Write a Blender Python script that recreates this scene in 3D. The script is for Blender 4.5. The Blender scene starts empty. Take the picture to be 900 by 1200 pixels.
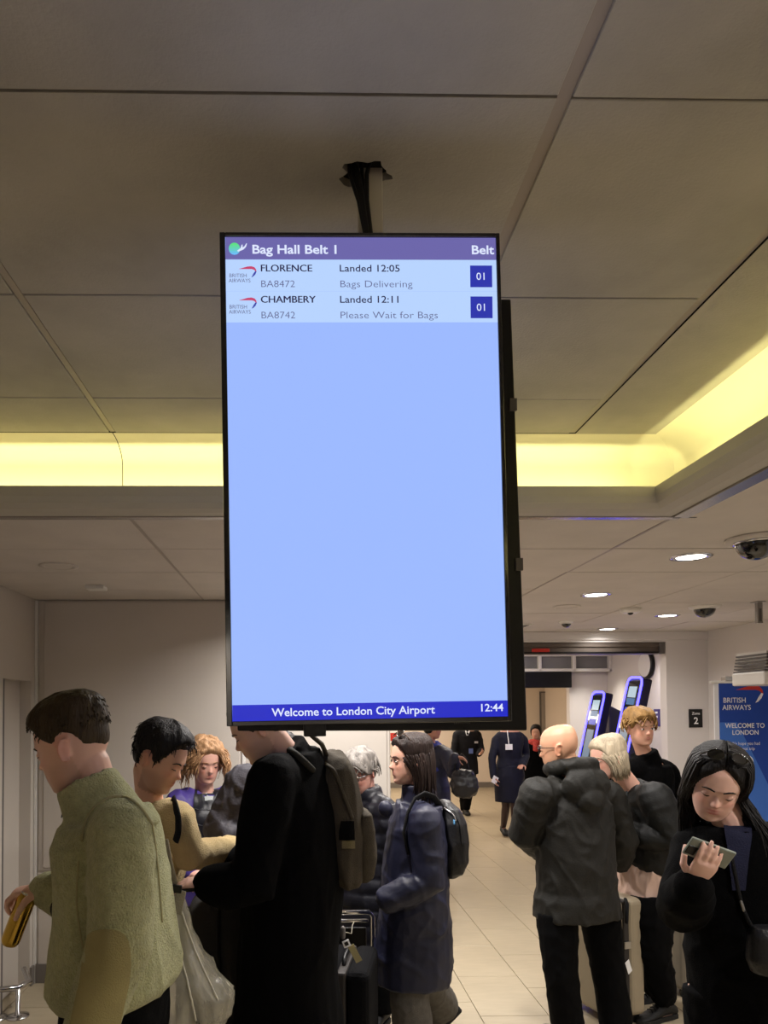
import bpy, bmesh, math, random
import numpy as np
from mathutils import Vector, Matrix, noise

random.seed(11)
V = Vector
sc = bpy.context.scene
COL = sc.collection
PI = math.pi

# ------------------------------------------------------------------ camera
F_PX, VP, CAM_H = 825.0, (355.0, 832.0), 1.80
R_CAM = (Matrix.Rotation(math.radians(-1.1), 3, 'Z') @ Matrix.Rotation(math.radians(91.6), 3, 'X')
         @ Matrix.Rotation(math.radians(-0.3), 3, 'Z'))
_c = R_CAM.transposed() @ V((0, 1, 0))
CX = VP[0] - F_PX * _c.x / -_c.z
CY = VP[1] + F_PX * _c.y / -_c.z
cd = bpy.data.cameras.new('camera')
cam = bpy.data.objects.new('camera', cd)
COL.objects.link(cam)
cam.matrix_world = Matrix.Translation((0, 0, CAM_H)) @ R_CAM.to_4x4()
cd.sensor_width = 36.0
cd.lens = F_PX / 1200 * 36.0
cd.shift_x = (450 - CX) / 1200
cd.shift_y = (CY - 600) / 1200
cd.clip_start = 0.05
sc.camera = cam


def W(px, py, Y):
    """point of the place at depth Y that the photograph shows at (px, py)"""
    d = R_CAM @ V(((px - CX) / F_PX, -(py - CY) / F_PX, -1))
    return V((0, 0, CAM_H)) + d * (Y / d.y)


# ------------------------------------------------------------------ world, exposure
w = bpy.data.worlds.new('world')
sc.world = w
w.use_nodes = True
w.node_tree.nodes['Background'].inputs[0].default_value = (0.9, 0.86, 0.8, 1)
w.node_tree.nodes['Background'].inputs[1].default_value = 0.05
vs = sc.view_settings
vs.view_transform = 'Standard'
vs.look = 'None'
vs.gamma = 1.0
vs.use_curve_mapping = False
vs.exposure = 0.0

LOW, UP = 2.55, 2.815            # heights of the lower and the raised ceiling
XL, XR, YE, YB = -1.80, 3.96, 6.80, -3.6   # walls: left, right, end, behind


def area(name, loc, rot, size, power, color, size_y=None, spread=PI, shape=None):
    l = bpy.data.lights.new(name, 'AREA')
    l.shape = shape or ('RECTANGLE' if size_y else 'DISK')
    l.size = size
    if size_y:
        l.size_y = size_y
    l.energy = power
    l.color = color
    l.spread = spread
    o = bpy.data.objects.new(name, l)
    COL.objects.link(o)
    o.location = loc
    o.rotation_euler = rot
    return o


COVE = (1.0, 0.93, 0.38)
WARM = (1.0, 0.95, 0.91)
# hall beyond the shutter opening: unseen lights added at its ceiling to brighten it
area('unseen_hall_light', (2.3, 8.6, 2.72), (0, 0, 0), 1.6, 50, (1, .90, .78), 1.2)
area('unseen_hall_light', (1.8, 12.0, 2.72), (0, 0, 0), 1.6, 80, (1, .88, .74), 2.0)
area('unseen_hall_light', (1.8, 14.8, 2.72), (0, 0, 0), 1.6, 60, (1, .88, .74), 1.2)


# ------------------------------------------------------------------ mesh helpers
def lerp(a, b, t):
    return a + (b - a) * t


def frame(d, hint=V((0, 0, 1))):
    d = d.normalized()
    u = d.cross(hint)
    if u.length < 1e-4:
        u = d.cross(V((0, 1, 0)))
    u.normalize()
    v = u.cross(d).normalized()
    return u, v


class MB:
    def __init__(s):
        s.v, s.f = [], []

    def poly(s, pts, faces):
        k = len(s.v)
        s.v += [V(p) for p in pts]
        s.f += [tuple(i + k for i in f) for f in faces]
        return s

    def box(s, x0, x1, y0, y1, z0, z1):
        return s.poly([(x0, y0, z0), (x1, y0, z0), (x1, y1, z0), (x0, y1, z0), (x0, y0, z1), (x1, y0, z1), (x1, y1, z1), (x0, y1, z1)],
                      [(0, 3, 2, 1), (4, 5, 6, 7), (0, 1, 5, 4), (1, 2, 6, 5), (2, 3, 7, 6), (3, 0, 4, 7)])

    def obox(s, c, u, v, w):
        c = V(c)
        P = [c + u * a + v * b + w * d for d in (-1, 1) for a, b in ((-1, -1), (1, -1), (1, 1), (-1, 1))]
        return s.poly(P, [(0, 3, 2, 1), (4, 5, 6, 7), (0, 1, 5, 4), (1, 2, 6, 5), (2, 3, 7, 6), (3, 0, 4, 7)])

    def loft(s, rings, cap=True):
        n = len(rings[0])
        k = len(s.v)
        for r in rings:
            s.v += [V(p) for p in r]
        for i in range(len(rings) - 1):
            for j in range(n):
                a, b = k + i * n + j, k + i * n + (j + 1) % n
                s.f.append((a, b, b + n, a + n))
        if cap:
            s.f.append(tuple(k + j for j in range(n - 1, -1, -1)))
            e = k + (len(rings) - 1) * n
            s.f.append(tuple(e + j for j in range(n)))
        return s

    def tube(s, pts, rad, n=10, flat=None, hint=V((0, 0, 1)), round_ends=True):
        pts = [V(p) for p in pts]
        if not isinstance(rad, (list, tuple)):
            rad = [rad] * len(pts)
        rings = []
        u = None
        L = len(pts)
        for i, p in enumerate(pts):
            d = (pts[min(i + 1, L - 1)] - pts[max(i - 1, 0)]).normalized()
            if u is None:
                u, v = frame(d, hint)
            else:
                u = (u - d * u.dot(d)).normalized()
                v = u.cross(d).normalized()
            r = rad[i]
            ru, rv = r if isinstance(r, tuple) else (r, r)
            if flat:
                rv *= flat
            mk = lambda c, k: [c + u * (ru * k * math.cos(2 * PI * j / n)) - v * (rv * k * math.sin(2 * PI * j / n)) for j in range(n)]
            e = min(ru, rv)
            if round_ends and i == 0:
                rings += [mk(p - d * e * .9, .35), mk(p - d * e * .55, .8)]
            rings.append(mk(p, 1))
            if round_ends and i == L - 1:
                rings += [mk(p + d * e * .55, .8), mk(p + d * e * .9, .35)]
        return s.loft(rings)

    def ell(s, c, u, v, w, n=14, m=9):
        c, u, v, w = V(c), V(u), V(v), V(w)
        rings = []
        for i in range(m):
            t = PI * (i + .35) / (m - .3)
            rings.append([c - w * math.cos(t) + (u * math.cos(2 * PI * j / n) + v * math.sin(2 * PI * j / n)) * math.sin(t) for j in range(n)])
        return s.loft(rings)

    def lathe(s, prof, c=V((0, 0, 0)), ax=V((0, 0, 1)), n=20):
        u, v = frame(V(ax), V((0, 1, 0)))
        a = V(ax).normalized()
        return s.loft([[V(c) + a * z + (u * math.cos(2 * PI * j / n) + v * math.sin(2 * PI * j / n)) * r for j in range(n)] for r, z in prof])

    def prism(s, pts2, o, u, v, w):
        """outline pts2 in the u, v plane at o, given thickness w"""
        n = len(pts2)
        P = [V(o) + u * a + v * b for a, b in pts2]
        P += [p + w for p in P]
        return s.poly(P, [tuple(range(n - 1, -1, -1)), tuple(range(n, 2 * n))] + [(i, (i + 1) % n, n + (i + 1) % n, n + i) for i in range(n)])

    def mesh(s, name='m', bevel=0, seg=2):
        me = bpy.data.meshes.new(name)
        me.from_pydata([tuple(p) for p in s.v], [], s.f)
        bm = bmesh.new()
        bm.from_mesh(me)
        bmesh.ops.recalc_face_normals(bm, faces=bm.faces)
        if bevel:
            ed = [e for e in bm.edges if len(e.link_faces) == 2 and e.calc_face_angle(0) > .5]
            bmesh.ops.bevel(bm, geom=ed, offset=bevel, segments=seg, affect='EDGES', profile=.5)
        bm.to_mesh(me)
        bm.free()
        return me

    def build(s, name, m, parent=None, bevel=0, smooth=False, seg=2, **kw):
        return put(name, s.mesh(name, bevel, seg), m, parent, smooth, **kw)


def tag(o, label=None, cat=None, group=None, kind=None):
    for k, v in (('label', label), ('category', cat), ('group', group), ('kind', kind)):
        if v:
            o[k] = v
    return o


def put(name, me, m, parent=None, smooth=False, label=None, cat=None, group=None, kind=None, loc=None):
    o = bpy.data.objects.new(name, me)
    COL.objects.link(o)
    if m is not None and not me.materials:
        me.materials.append(m)
    if smooth:
        me.polygons.foreach_set('use_smooth', [True] * len(me.polygons))
    if parent:
        o.parent = parent
        o.matrix_parent_inverse = Matrix.Translation(-parent.location) if parent.rotation_euler.x == 0 else parent.matrix_basis.inverted()
    if loc is not None:
        o.location = loc
    return tag(o, label, cat, group, kind)


def thing(name, loc, label, cat, group=None):
    o = bpy.data.objects.new(name, None)
    COL.objects.link(o)
    o.location = loc
    o.empty_display_size = .1
    return tag(o, label, cat, group)


_dg_tmp = []


def remesh(mb, vox, smooth=4, fac=.5):
    o = bpy.data.objects.new('tmp', mb.mesh())
    COL.objects.link(o)
    md = o.modifiers.new('r', 'REMESH')
    md.mode = 'VOXEL'
    md.voxel_size = vox
    md.adaptivity = 0
    if smooth:
        sm = o.modifiers.new('s', 'SMOOTH')
        sm.iterations = smooth
        sm.factor = fac
    dg = bpy.context.evaluated_depsgraph_get()
    me = bpy.data.meshes.new_from_object(o.evaluated_get(dg))
    old = o.data
    bpy.data.objects.remove(o)
    bpy.data.meshes.remove(old)
    return me


def coords(me):
    a = np.empty(len(me.vertices) * 3, np.float32)
    me.vertices.foreach_get('co', a)
    return a.reshape(-1, 3)


def norms(me):
    a = np.empty(len(me.vertices) * 3, np.float32)
    me.vertices.foreach_get('normal', a)
    return a.reshape(-1, 3)


def setco(me, c):
    me.vertices.foreach_set('co', c.astype(np.float32).ravel())
    me.update()


def wrinkle(me, amp=.006, freq=9., squash=(1, 1, 1), seed=0., detail=.4, ridge=True):
    """cloth folds: ridged noise pushed along the normals"""
    c, n = coords(me), norms(me)
    d = np.empty(len(c), np.float32)
    sx, sy, sz = (freq * q for q in squash)
    nn = noise.noise
    for i, p in enumerate(c.tolist()):
        q = (p[0] * sx + seed, p[1] * sy - seed, p[2] * sz + .5 * seed)
        a = nn(q)
        b = nn((q[0] * 2.3 + 5, q[1] * 2.3, q[2] * 2.3))
        if ridge:
            c2 = nn((q[0] * .9 + q[2] * .7, q[1] * .9 - q[2] * .3, (q[2] - q[0]) * .45 + 9))
            a = .75 * (max(0., 1 - abs(a) * 3.2) ** 1.5 + max(0., 1 - abs(c2) * 3.6) ** 1.5) - .35
        d[i] = a + detail * b
    setco(me, c + n * (d * amp)[:, None])


def quilt(me, origin, axis, pitch, depth):
    """padded tubes around an axis: stitched every pitch"""
    c, n = coords(me), norms(me)
    t = ((c - np.array(origin)) @ np.array(axis)) / pitch
    h = np.abs(np.sin(t * PI)) ** .5 - .8
    setco(me, c + n * (h * depth)[:, None])


# ------------------------------------------------------------------ materials
def srgb(r, g, b):
    f = lambda c: (c / 255 / 12.92) if c / 255 < .04045 else ((c / 255 + .055) / 1.055) ** 2.4
    return (f(r), f(g), f(b), 1)


def mat(name, col, rough=.6, metal=0., var=.0, vscale=6., bump=0., bscale=60., stretch=(1, 1, 1), coat=0., sheen=0., spec=.4, alpha=1., trans=0., ior=1.45, emit=None, estr=0.):
    m = bpy.data.materials.new(name)
    m.use_nodes = True
    nt = m.node_tree
    b = nt.nodes['Principled BSDF']
    b.inputs['Base Color'].default_value = col
    b.inputs['Roughness'].default_value = rough
    b.inputs['Metallic'].default_value = metal
    b.inputs['Specular IOR Level'].default_value = spec
    b.inputs['Coat Weight'].default_value = coat
    b.inputs['Sheen Weight'].default_value = sheen
    b.inputs['Alpha'].default_value = alpha
    b.inputs['Transmission Weight'].default_value = trans
    b.inputs['IOR'].default_value = ior
    if emit:
        b.inputs['Emission Color'].default_value = emit
        b.inputs['Emission Strength'].default_value = estr
    tc = nt.nodes.new('ShaderNodeTexCoord')
    if var:
        mp = nt.nodes.new('ShaderNodeMapping')
        mp.inputs['Scale'].default_value = stretch
        nz = nt.nodes.new('ShaderNodeTexNoise')
        nz.inputs['Scale'].default_value = vscale
        nz.inputs['Detail'].default_value = 5
        nz.inputs['Roughness'].default_value = .6
        mx = nt.nodes.new('ShaderNodeMix')
        mx.data_type = 'RGBA'
        mx.inputs[6].default_value = tuple(c * (1 - var) for c in col[:3]) + (1,)
        mx.inputs[7].default_value = tuple(min(1, c * (1 + var)) for c in col[:3]) + (1,)
        nt.links.new(tc.outputs['Object'], mp.inputs[0])
        nt.links.new(mp.outputs[0], nz.inputs['Vector'])
        rm = nt.nodes.new('ShaderNodeMapRange')
        rm.inputs[1].default_value = .3
        rm.inputs[2].default_value = .7
        nt.links.new(nz.outputs[0], rm.inputs[0])
        nt.links.new(rm.outputs[0], mx.inputs[0])
        nt.links.new(mx.outputs[2], b.inputs['Base Color'])
    if bump:
        mp2 = nt.nodes.new('ShaderNodeMapping')
        mp2.inputs['Scale'].default_value = stretch
        n2 = nt.nodes.new('ShaderNodeTexNoise')
        n2.inputs['Scale'].default_value = bscale
        n2.inputs['Detail'].default_value = 3
        bp = nt.nodes.new('ShaderNodeBump')
        bp.inputs['Strength'].default_value = bump
        bp.inputs['Distance'].default_value = .01
        nt.links.new(tc.outputs['Object'], mp2.inputs[0])
        nt.links.new(mp2.outputs[0], n2.inputs['Vector'])
        nt.links.new(n2.outputs[0], bp.inputs['Height'])
        nt.links.new(bp.outputs[0], b.inputs['Normal'])
    return m


def emission(name, col, s=1.):
    m = bpy.data.materials.new(name)
    m.use_nodes = True
    nt = m.node_tree
    nt.nodes.remove(nt.nodes['Principled BSDF'])
    e = nt.nodes.new('ShaderNodeEmission')
    e.inputs[0].default_value = col
    e.inputs[1].default_value = s
    nt.links.new(e.outputs[0], nt.nodes['Material Output'].inputs[0])
    return m


M = {}
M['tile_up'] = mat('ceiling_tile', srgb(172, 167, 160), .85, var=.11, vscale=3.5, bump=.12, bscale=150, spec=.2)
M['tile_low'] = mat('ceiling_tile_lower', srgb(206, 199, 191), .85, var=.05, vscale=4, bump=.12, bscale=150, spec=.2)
M['runner'] = mat('grid_runner', srgb(165, 155, 145), .5)
M['void'] = mat('dark_void', srgb(18, 16, 15), .9)
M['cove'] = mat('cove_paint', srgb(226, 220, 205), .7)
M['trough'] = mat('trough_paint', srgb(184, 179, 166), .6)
M['trim'] = mat('metal_trim', srgb(190, 186, 182), .25, metal=.8)
M['wall'] = mat('wall_paint', srgb(196, 188, 178), .75, var=.03, vscale=2, bump=.05, bscale=120)
M['wall2'] = mat('wall_paint_cool', srgb(214, 208, 204), .75, var=.02, vscale=2)
M['wallfar'] = mat('wall_paint_far', srgb(222, 208, 192), .7)
M['base'] = mat('baseboard_grey', srgb(118, 112, 106), .5)
M['darkframe'] = mat('door_frame_grey', srgb(96, 92, 90), .5)
M['groove'] = mat('panel_groove', srgb(60, 56, 52), .8)
M['floor'] = mat('floor_tile', srgb(170, 157, 132), .28, var=.07, vscale=5, stretch=(1, 5, 1), spec=.45)
M['grout'] = mat('grout', srgb(104, 90, 70), .9)
M['white'] = mat('white_plastic', srgb(225, 222, 216), .4)
M['lwhite'] = mat('white_print', srgb(235, 235, 235), .5)
M['black'] = mat('black_plastic', srgb(14, 14, 15), .35)
M['gloss'] = mat('black_gloss', srgb(8, 8, 9), .08, coat=.5)
M['dome'] = mat('smoked_dome', srgb(10, 10, 11), .06, coat=1)
M['chrome'] = mat('chrome', srgb(205, 205, 208), .12, metal=1)
M['steel'] = mat('brushed_steel', srgb(170, 168, 165), .3, metal=1)
M['lamp'] = emission('lamp_glow', (1, .97, .9, 1), 9)
M['cable'] = mat('cable_rubber', srgb(16, 15, 15), .5)
M['red'] = mat('red_print', srgb(190, 50, 40), .5)
M['shutter'] = mat('shutter_metal', srgb(98, 88, 80), .45, metal=.3, var=.15, vscale=3)
M['glass'] = mat('glass_pane', srgb(150, 150, 150), .1, alpha=.55, spec=.6)
# ================================================================== THE SETTING
def struct(name, mb, m, **kw):
    return mb.build(name, m, kind='structure', **kw)


# floor with single tiles
floor = struct('floor', MB().box(-2.2, 6.0, -3.8, 18.5, -.08, -.006), M['grout'])
TW, TL = .405, .61
tile_me = MB().box(.002, TW - .002, .002, TL - .002, -.02, 0).mesh('tile', .0012, 1)
tile_me.materials.append(M['floor'])
rest = MB()
for i in range(-8, 12):
    x = 1.03 + i * TW
    off = (i % 3) * .2033
    for j in range(-7, 24):
        y = 4.16 + j * TL - off
        if y > 18 or x > 5.6:
            continue
        near = 2.9 < y < 10.6 and -1.9 < x < 4.3 and not (y < 4.0 and x > 3.4)
        if near and not (y > YE and x < .1):
            o = put('tile', tile_me, None, floor)
            o.location = (x, y, 0)
        else:
            rest.box(x + .002, x + TW - .002, y + .002, y + TL - .002, -.02, 0)
r = rest.build('tile_field', M['floor'], floor)
r['kind'] = 'stuff'

# raised ceiling with its tiles
ceil = struct('ceiling', MB().box(-1.79, 1.62, -3.05, 2.70, UP + .018, UP + .10), M['void'])
ux = [-1.79, -.69, .44, 1.00]
uy = [-3.0, -2.255, -1.69, -1.125, -.56, .005, .57, 1.135, 1.702, 2.27, 2.557]
hole = W(430, 196, 1.31)
for i in range(len(ux) - 1):
    for j in range(len(uy) - 1):
        x0, x1, y0, y1 = ux[i] + .012, ux[i + 1] - .012, uy[j] + .0025, uy[j + 1] - .0025
        z0 = UP + random.uniform(-.0015, .0015)
        if x0 < hole.x < x1 and y0 < hole.y < y1:
            # tile with a ragged cut-out for the cables
            n = 28
            inner = []
            for k in range(n):
                a = 2 * PI * k / n
                rr = (.047 if math.cos(a) < 0 else .040) * (1 + .16 * math.sin(5 * a + 1) + .1 * math.sin(9 * a))
                inner.append((hole.x + rr * 1.05 * math.cos(a), hole.y + rr * .8 * math.sin(a)))
            outer = []
            for k in range(n):
                a = 2 * PI * k / n
                dx, dy = math.cos(a), math.sin(a)
                t = min(((x1 if dx > 0 else x0) - hole.x) / dx if abs(dx) > 1e-6 else 9, ((y1 if dy > 0 else y0) - hole.y) / dy if abs(dy) > 1e-6 else 9)
                outer.append((hole.x + dx * t, hole.y + dy * t))
            corners = [(x0, y0), (x1, y0), (x1, y1), (x0, y1)]
            for c in corners:
                k = min(range(n), key=lambda q: (outer[q][0] - c[0]) ** 2 + (outer[q][1] - c[1]) ** 2)
                outer[k] = c
            mb = MB()
            P = [(a, b, z0) for a, b in outer] + [(a, b, z0) for a, b in inner] + [(a, b, z0 + .016) for a, b in inner] + [(a, b, z0 + .016) for a, b in outer]
            fs = []
            for k in range(n):
                q = (k + 1) % n
                fs += [(k, q, n + q, n + k), (n + k, n + q, 2 * n + q, 2 * n + k), (2 * n + k, 2 * n + q, 3 * n + q, 3 * n + k), (3 * n + k, 3 * n + q, q, k)]
            mb.poly(P, fs).build('tile', M['tile_up'], ceil)
        else:
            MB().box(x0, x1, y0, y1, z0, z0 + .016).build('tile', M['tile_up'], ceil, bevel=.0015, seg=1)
# recessed runners between the tiles
for x, wd in ((-.69, .009), (.44, .012), (1.0, .010)):
    MB().box(x - wd, x + wd, -3.0, 2.557, UP + .004, UP + .012).build('runner', M['runner'], ceil)
    MB().box(x - wd - .004, x - wd, -3.0, 1.13, UP + .010, UP + .017).build('gap_strip', M['void'], ceil)
# plaster border of the raised part, curving down into the cove
R = .13
YW, XW = 2.70, 1.455     # faces of the cove walls (end side, right side)
YC = 2.557
prof = [(YC - .0, UP)]
for k in range(9):
    a = PI / 2 * k / 8
    prof.append((YW - R + R * math.sin(a), UP - .075 * (1 - math.cos(a))))
prof.append((YW, LOW + .01))
d_in = [YW - p[0] for p in prof]          # distance in front of the wall face


def cove_piece(x0, x1, name):
    mb = MB()
    rows = []
    for (y, z), d in zip(prof, d_in):
        rows.append([(x0, y, z), (min(x1, XW - d) if x1 >= XW else x1, y, z)])
    P = [p for r_ in rows for p in r_]
    mb.poly(P, [(2 * k, 2 * k + 1, 2 * k + 3, 2 * k + 2) for k in range(len(rows) - 1)])
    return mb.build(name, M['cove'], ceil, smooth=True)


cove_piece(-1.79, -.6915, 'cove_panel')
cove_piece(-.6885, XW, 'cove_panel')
mb = MB()
rows = []
for (y, z), d in zip(prof, d_in):
    xx = XW - d if d < .14 else 1.0
    rows.append([(XW - d if d > 0 else XW, -3.0, z), (XW - d if d > 0 else XW, YW - d, z)])
MB().poly([(1.012, -3.0, UP), (XW - d_in[0], -3.0, UP), (XW - d_in[0], YC, UP), (1.012, YC, UP)], [(0, 1, 2, 3)]).build('border_panel', M['tile_up'], ceil)
mb.poly([p for r_ in rows for p in r_], [(2 * k, 2 * k + 1, 2 * k + 3, 2 * k + 2) for k in range(len(rows) - 1)])
mb.build('cove_panel', M['cove'], ceil, smooth=True)
# backing so no light leaks
MB().box(-1.79, XW + .1, YW + .004, YW + .03, LOW, UP + .1).build('cove_backing', M['void'], ceil)
MB().box(XW + .004, XW + .03, -3.05, YW + .03, LOW, UP + .1).build('cove_backing', M['void'], ceil)
# light trough: curved underside, lip, added light-cutting flange; the strip sits behind the lip
LZ, LD = LOW + .065, .155   # lip height, lip distance in front of the wall
under = [(0.012, LOW - .001), (.03, LOW - .010), (.08, LOW - .013), (.12, LOW - .008), (.143, LOW + .008), (.152, LOW + .030), (LD, LZ)]
inner = [(LD - .006, LZ - .004), (LD - .008, LOW + .03), (LD - .016, LOW + .012), (LD - .04, LOW + .003), (.07, LOW + .002), (0.0, LOW + .002)]
tp = under + [(LD - .004, LZ + .003), (LD - .042, LZ + .003), (LD - .042, LZ)] + inner     # unseen flange shaped to cut off the strip's light
tq = under + [(LD - .004, LZ + .002), (LD - .012, LZ + .002), (LD - .012, LZ)] + inner  # shorter added flange moves the light cutoff outwards
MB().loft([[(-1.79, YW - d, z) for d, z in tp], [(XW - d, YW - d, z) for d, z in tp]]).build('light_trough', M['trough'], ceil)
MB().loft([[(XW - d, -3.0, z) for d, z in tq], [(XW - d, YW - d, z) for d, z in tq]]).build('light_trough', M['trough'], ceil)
MB().box(-1.79, XW + .02, YW - .012, YW + .022, LOW - .010, LOW - .002).build('metal_trim', M['trim'], ceil)
MB().box(XW - .012, XW + .05, -3.0, YW - .0, LOW - .010, LOW - .002).build('metal_trim', M['trim'], ceil)
# the strips that light the cove
ln = 1.78 + XW - LD - .03
area('cove_strip_light', (-1.775 + ln / 2, YW - LD + .031, LZ - .042), (PI - .5, 0, 0), ln, 8.5, COVE, .006)
ln = 2.9 + YW - LD - .04
area('cove_strip_light', (XW - LD + .021, -2.9 + ln / 2, LZ - .044), (PI + .35, 0, PI / 2), ln, 12, COVE, .006)

# lower ceiling: slab with the raised opening cut out of it
clow = struct('ceiling_lower', MB().box(XL - .2, XR + .2, YW + .03, YE + .1, LOW + .02, LOW + .12).box(XW + .03, XR + .2, YB, YW + .03, LOW + .02, LOW + .12)
              .box(XL - .2, XW + .03, YB - .1, -3.0, LOW + .02, LOW + .12), M['void'])
lx = [XL, -.67, .50, 1.46, 2.42, 3.36, XR]
ly = [2.715, 3.265, 3.82, 4.375, 4.93, 5.485, 6.04, 6.60, YE]
for i in range(len(lx) - 1):
    for j in range(len(ly) - 1):
        z0 = LOW + random.uniform(-.002, .002)
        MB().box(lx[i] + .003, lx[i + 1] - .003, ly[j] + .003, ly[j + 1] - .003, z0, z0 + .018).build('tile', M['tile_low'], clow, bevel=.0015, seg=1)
ry = [-3.5 + .565 * k for k in range(11)] + [2.715]
for i in range(3, len(lx) - 1):
    for j in range(len(ry) - 1):
        z0 = LOW + random.uniform(-.002, .002)
        MB().box(max(lx[i], XW + .035) + .003, lx[i + 1] - .003, ry[j] + .003, ry[j + 1] - .003, z0, z0 + .018).build('tile', M['tile_low'], clow)
MB().box(XL, XW, YB, -3.0, LOW, LOW + .018).build('tile', M['tile_low'], clow)
for x in (-.67, 1.46):
    MB().box(x - .007, x + .007, 2.715, 6.78, LOW - .001, LOW + .006).build('runner', M['runner'], clow)

# walls
D0, D1, DH = 4.26, 4.70, 2.0
wl = MB().box(XL - .15, XL, YB, D0, 0, 2.9).box(XL - .15, XL, D1, 4.80, 0, 2.9).box(XL - .15, XL, D0, D1, DH, 2.9)
wall_left = struct('wall_left', wl, M['wall'])
dr = thing('door_1', (XL - .05, (D0 + D1) / 2, 0), 'narrow grey recessed door in the left wall', 'door')
del dr['category']
dr['kind'] = 'structure'
MB().box(XL - .13, XL - .075, D0 + .03, D1, .01, DH).build('door_leaf', M['wall'], dr)
MB().box(XL - .13, XL - .005, D0, D0 + .035, 0, DH).build('door_frame', M['darkframe'], dr)
MB().box(XL - .075, XL - .06, D0 + .035, D0 + .055, 0, DH).build('door_seal', M['groove'], dr)
YL = 4.77
XP = W(457.5, 900, YL).x        # where the left partition ends
wb = MB().box(XL - .1, XP, YL, YL + .12, 0, 2.6).box(XP - .12, XP, YL + .1, YE, 0, 2.6)
wall_back = struct('wall_back', wb, M['wall'])
zs = W(60, 1022, YL).z
xs = [XL + .02, W(286, 900, YL).x, XP]
for i in range(2):
    a, b = xs[i] + .012, xs[i + 1] - .004
    MB().box(a, b, YL - .012, YL + .002, zs + .012, LOW - .004).build('panel', M['wall'], wall_back, bevel=.003, seg=1)
    MB().box(a, b, YL - .012, YL + .002, .12, zs - .004).build('panel', M['wall'], wall_back, bevel=.003, seg=1)
    MB().box(a + .03, b - .02, YL - .020, YL - .010, zs + .03, LOW - .012).build('raised_panel', M['wall'], wall_back, bevel=.006, seg=2)
MB().box(XL + .003, XL + .018, YL - .02, YL, 0, LOW - .004).build('corner_bead', M['white'], wall_back)
MB().box(xs[1] - .012, xs[1] + .012, YL - .022, YL - .005, .12, 1.9).build('joint_strip', M['white'], wall_back, bevel=.003)
tag(MB().box(XL + .02, XP, YL - .022, YL, 0, .125).build('baseboard_back', M['base']), kind='structure')
tag(MB().box(XL, XL + .014, D1, YL - .022, 0, .12).build('baseboard_left', M['base']), kind='structure')
# end wall with the wide shutter opening
XO = W(781, 800, YE).x
ZH = W(700, 752.5, YE).z
we = MB().box(XO, XR + .2, YE, YE + .12, 0, 2.62).box(XP - .12, XO, YE, YE + .12, ZH, 2.62)
wall_end = struct('wall_end', we, M['wall2'])
MB().box(XP, XR, YE - .018, YE, ZH + .02, LOW - .002).build('header_board', M['wall2'], wall_end, bevel=.003, seg=1)
struct('wall_right', MB().box(XR, XR + .15, YB, YE, 0, 2.62), M['wall2'])
struct('wall_rear', MB().box(XL - .2, XR + .2, YB - .15, YB, 0, 2.9), M['wall'])
tag(MB().box(XO, XR, YE - .012, YE, 0, .12).build('baseboard_end', M['base']), kind='structure')
# roller shutter housing in the opening
ZS = W(700, 766, YE).z
sh = thing('roller_shutter', (lerp(XP, XO, .5), YE + .06, ZS), 'brown metal roller shutter housing with a red notice above the wide opening', 'shutter')
MB().box(XP, XO - .004, YE + .03, YE + .15, ZS, ZH).build('housing', M['shutter'], sh, bevel=.004)
MB().box(XP, XO - .004, YE + .012, YE + .03, ZH - .045, ZH - .005).build('guide_rail', M['shutter'], sh, bevel=.003)
MB().box(XP, XO - .02, YE + .016, YE + .03, ZS + .004, ZS + .02).build('bottom_bar', M['black'], sh)
MB().box(XO - .06, XO - .006, YE + .005, YE + .03, ZS - .002, ZH).build('end_bracket', M['darkframe'], sh, bevel=.004)
c = W(634, 762, YE)
MB().box(c.x - .085, c.x + .085, YE + .004, YE + .016, c.z - .016, c.z + .016).build('notice', M['red'], sh)

# ---- the hall behind the opening
YH = 10.2
XS = W(712, 800, YH).x
struct('ceiling_hall', MB().box(XP - .2, 6.0, YE + .12, 18.5, 2.75, 2.85), M['wall2'])
hall = MB().box(XS, XS + .12, YE + .12, YH, 0, 2.8)
struct('wall_hall_side', hall, M['wall2'])
xg = W(668, 850, YH).x
struct('wall_hall_cross', MB().box(xg, XS + .1, YH, YH + .12, 0, 2.8).box(XP - .1, xg, YH, YH + .12, W(640, 788, YH).z, 2.8), M['wall2'])
YF = 16.2
struct('wall_far', MB().box(-1.0, 6.0, YF, YF + .1, 0, 2.8), M['wallfar'])
struct('wall_hall_left', MB().box(XP - .12, XP, YE, YF, 0, 2.8), M['wallfar'])
struct('wall_hall_right', MB().box(5.6, 5.7, YH, YF, 0, 2.8), M['wallfar'])
tag(MB().box(-1, 6, YF - .02, YF, 0, .12).build('baseboard_far', M['base']), kind='structure')
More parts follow.
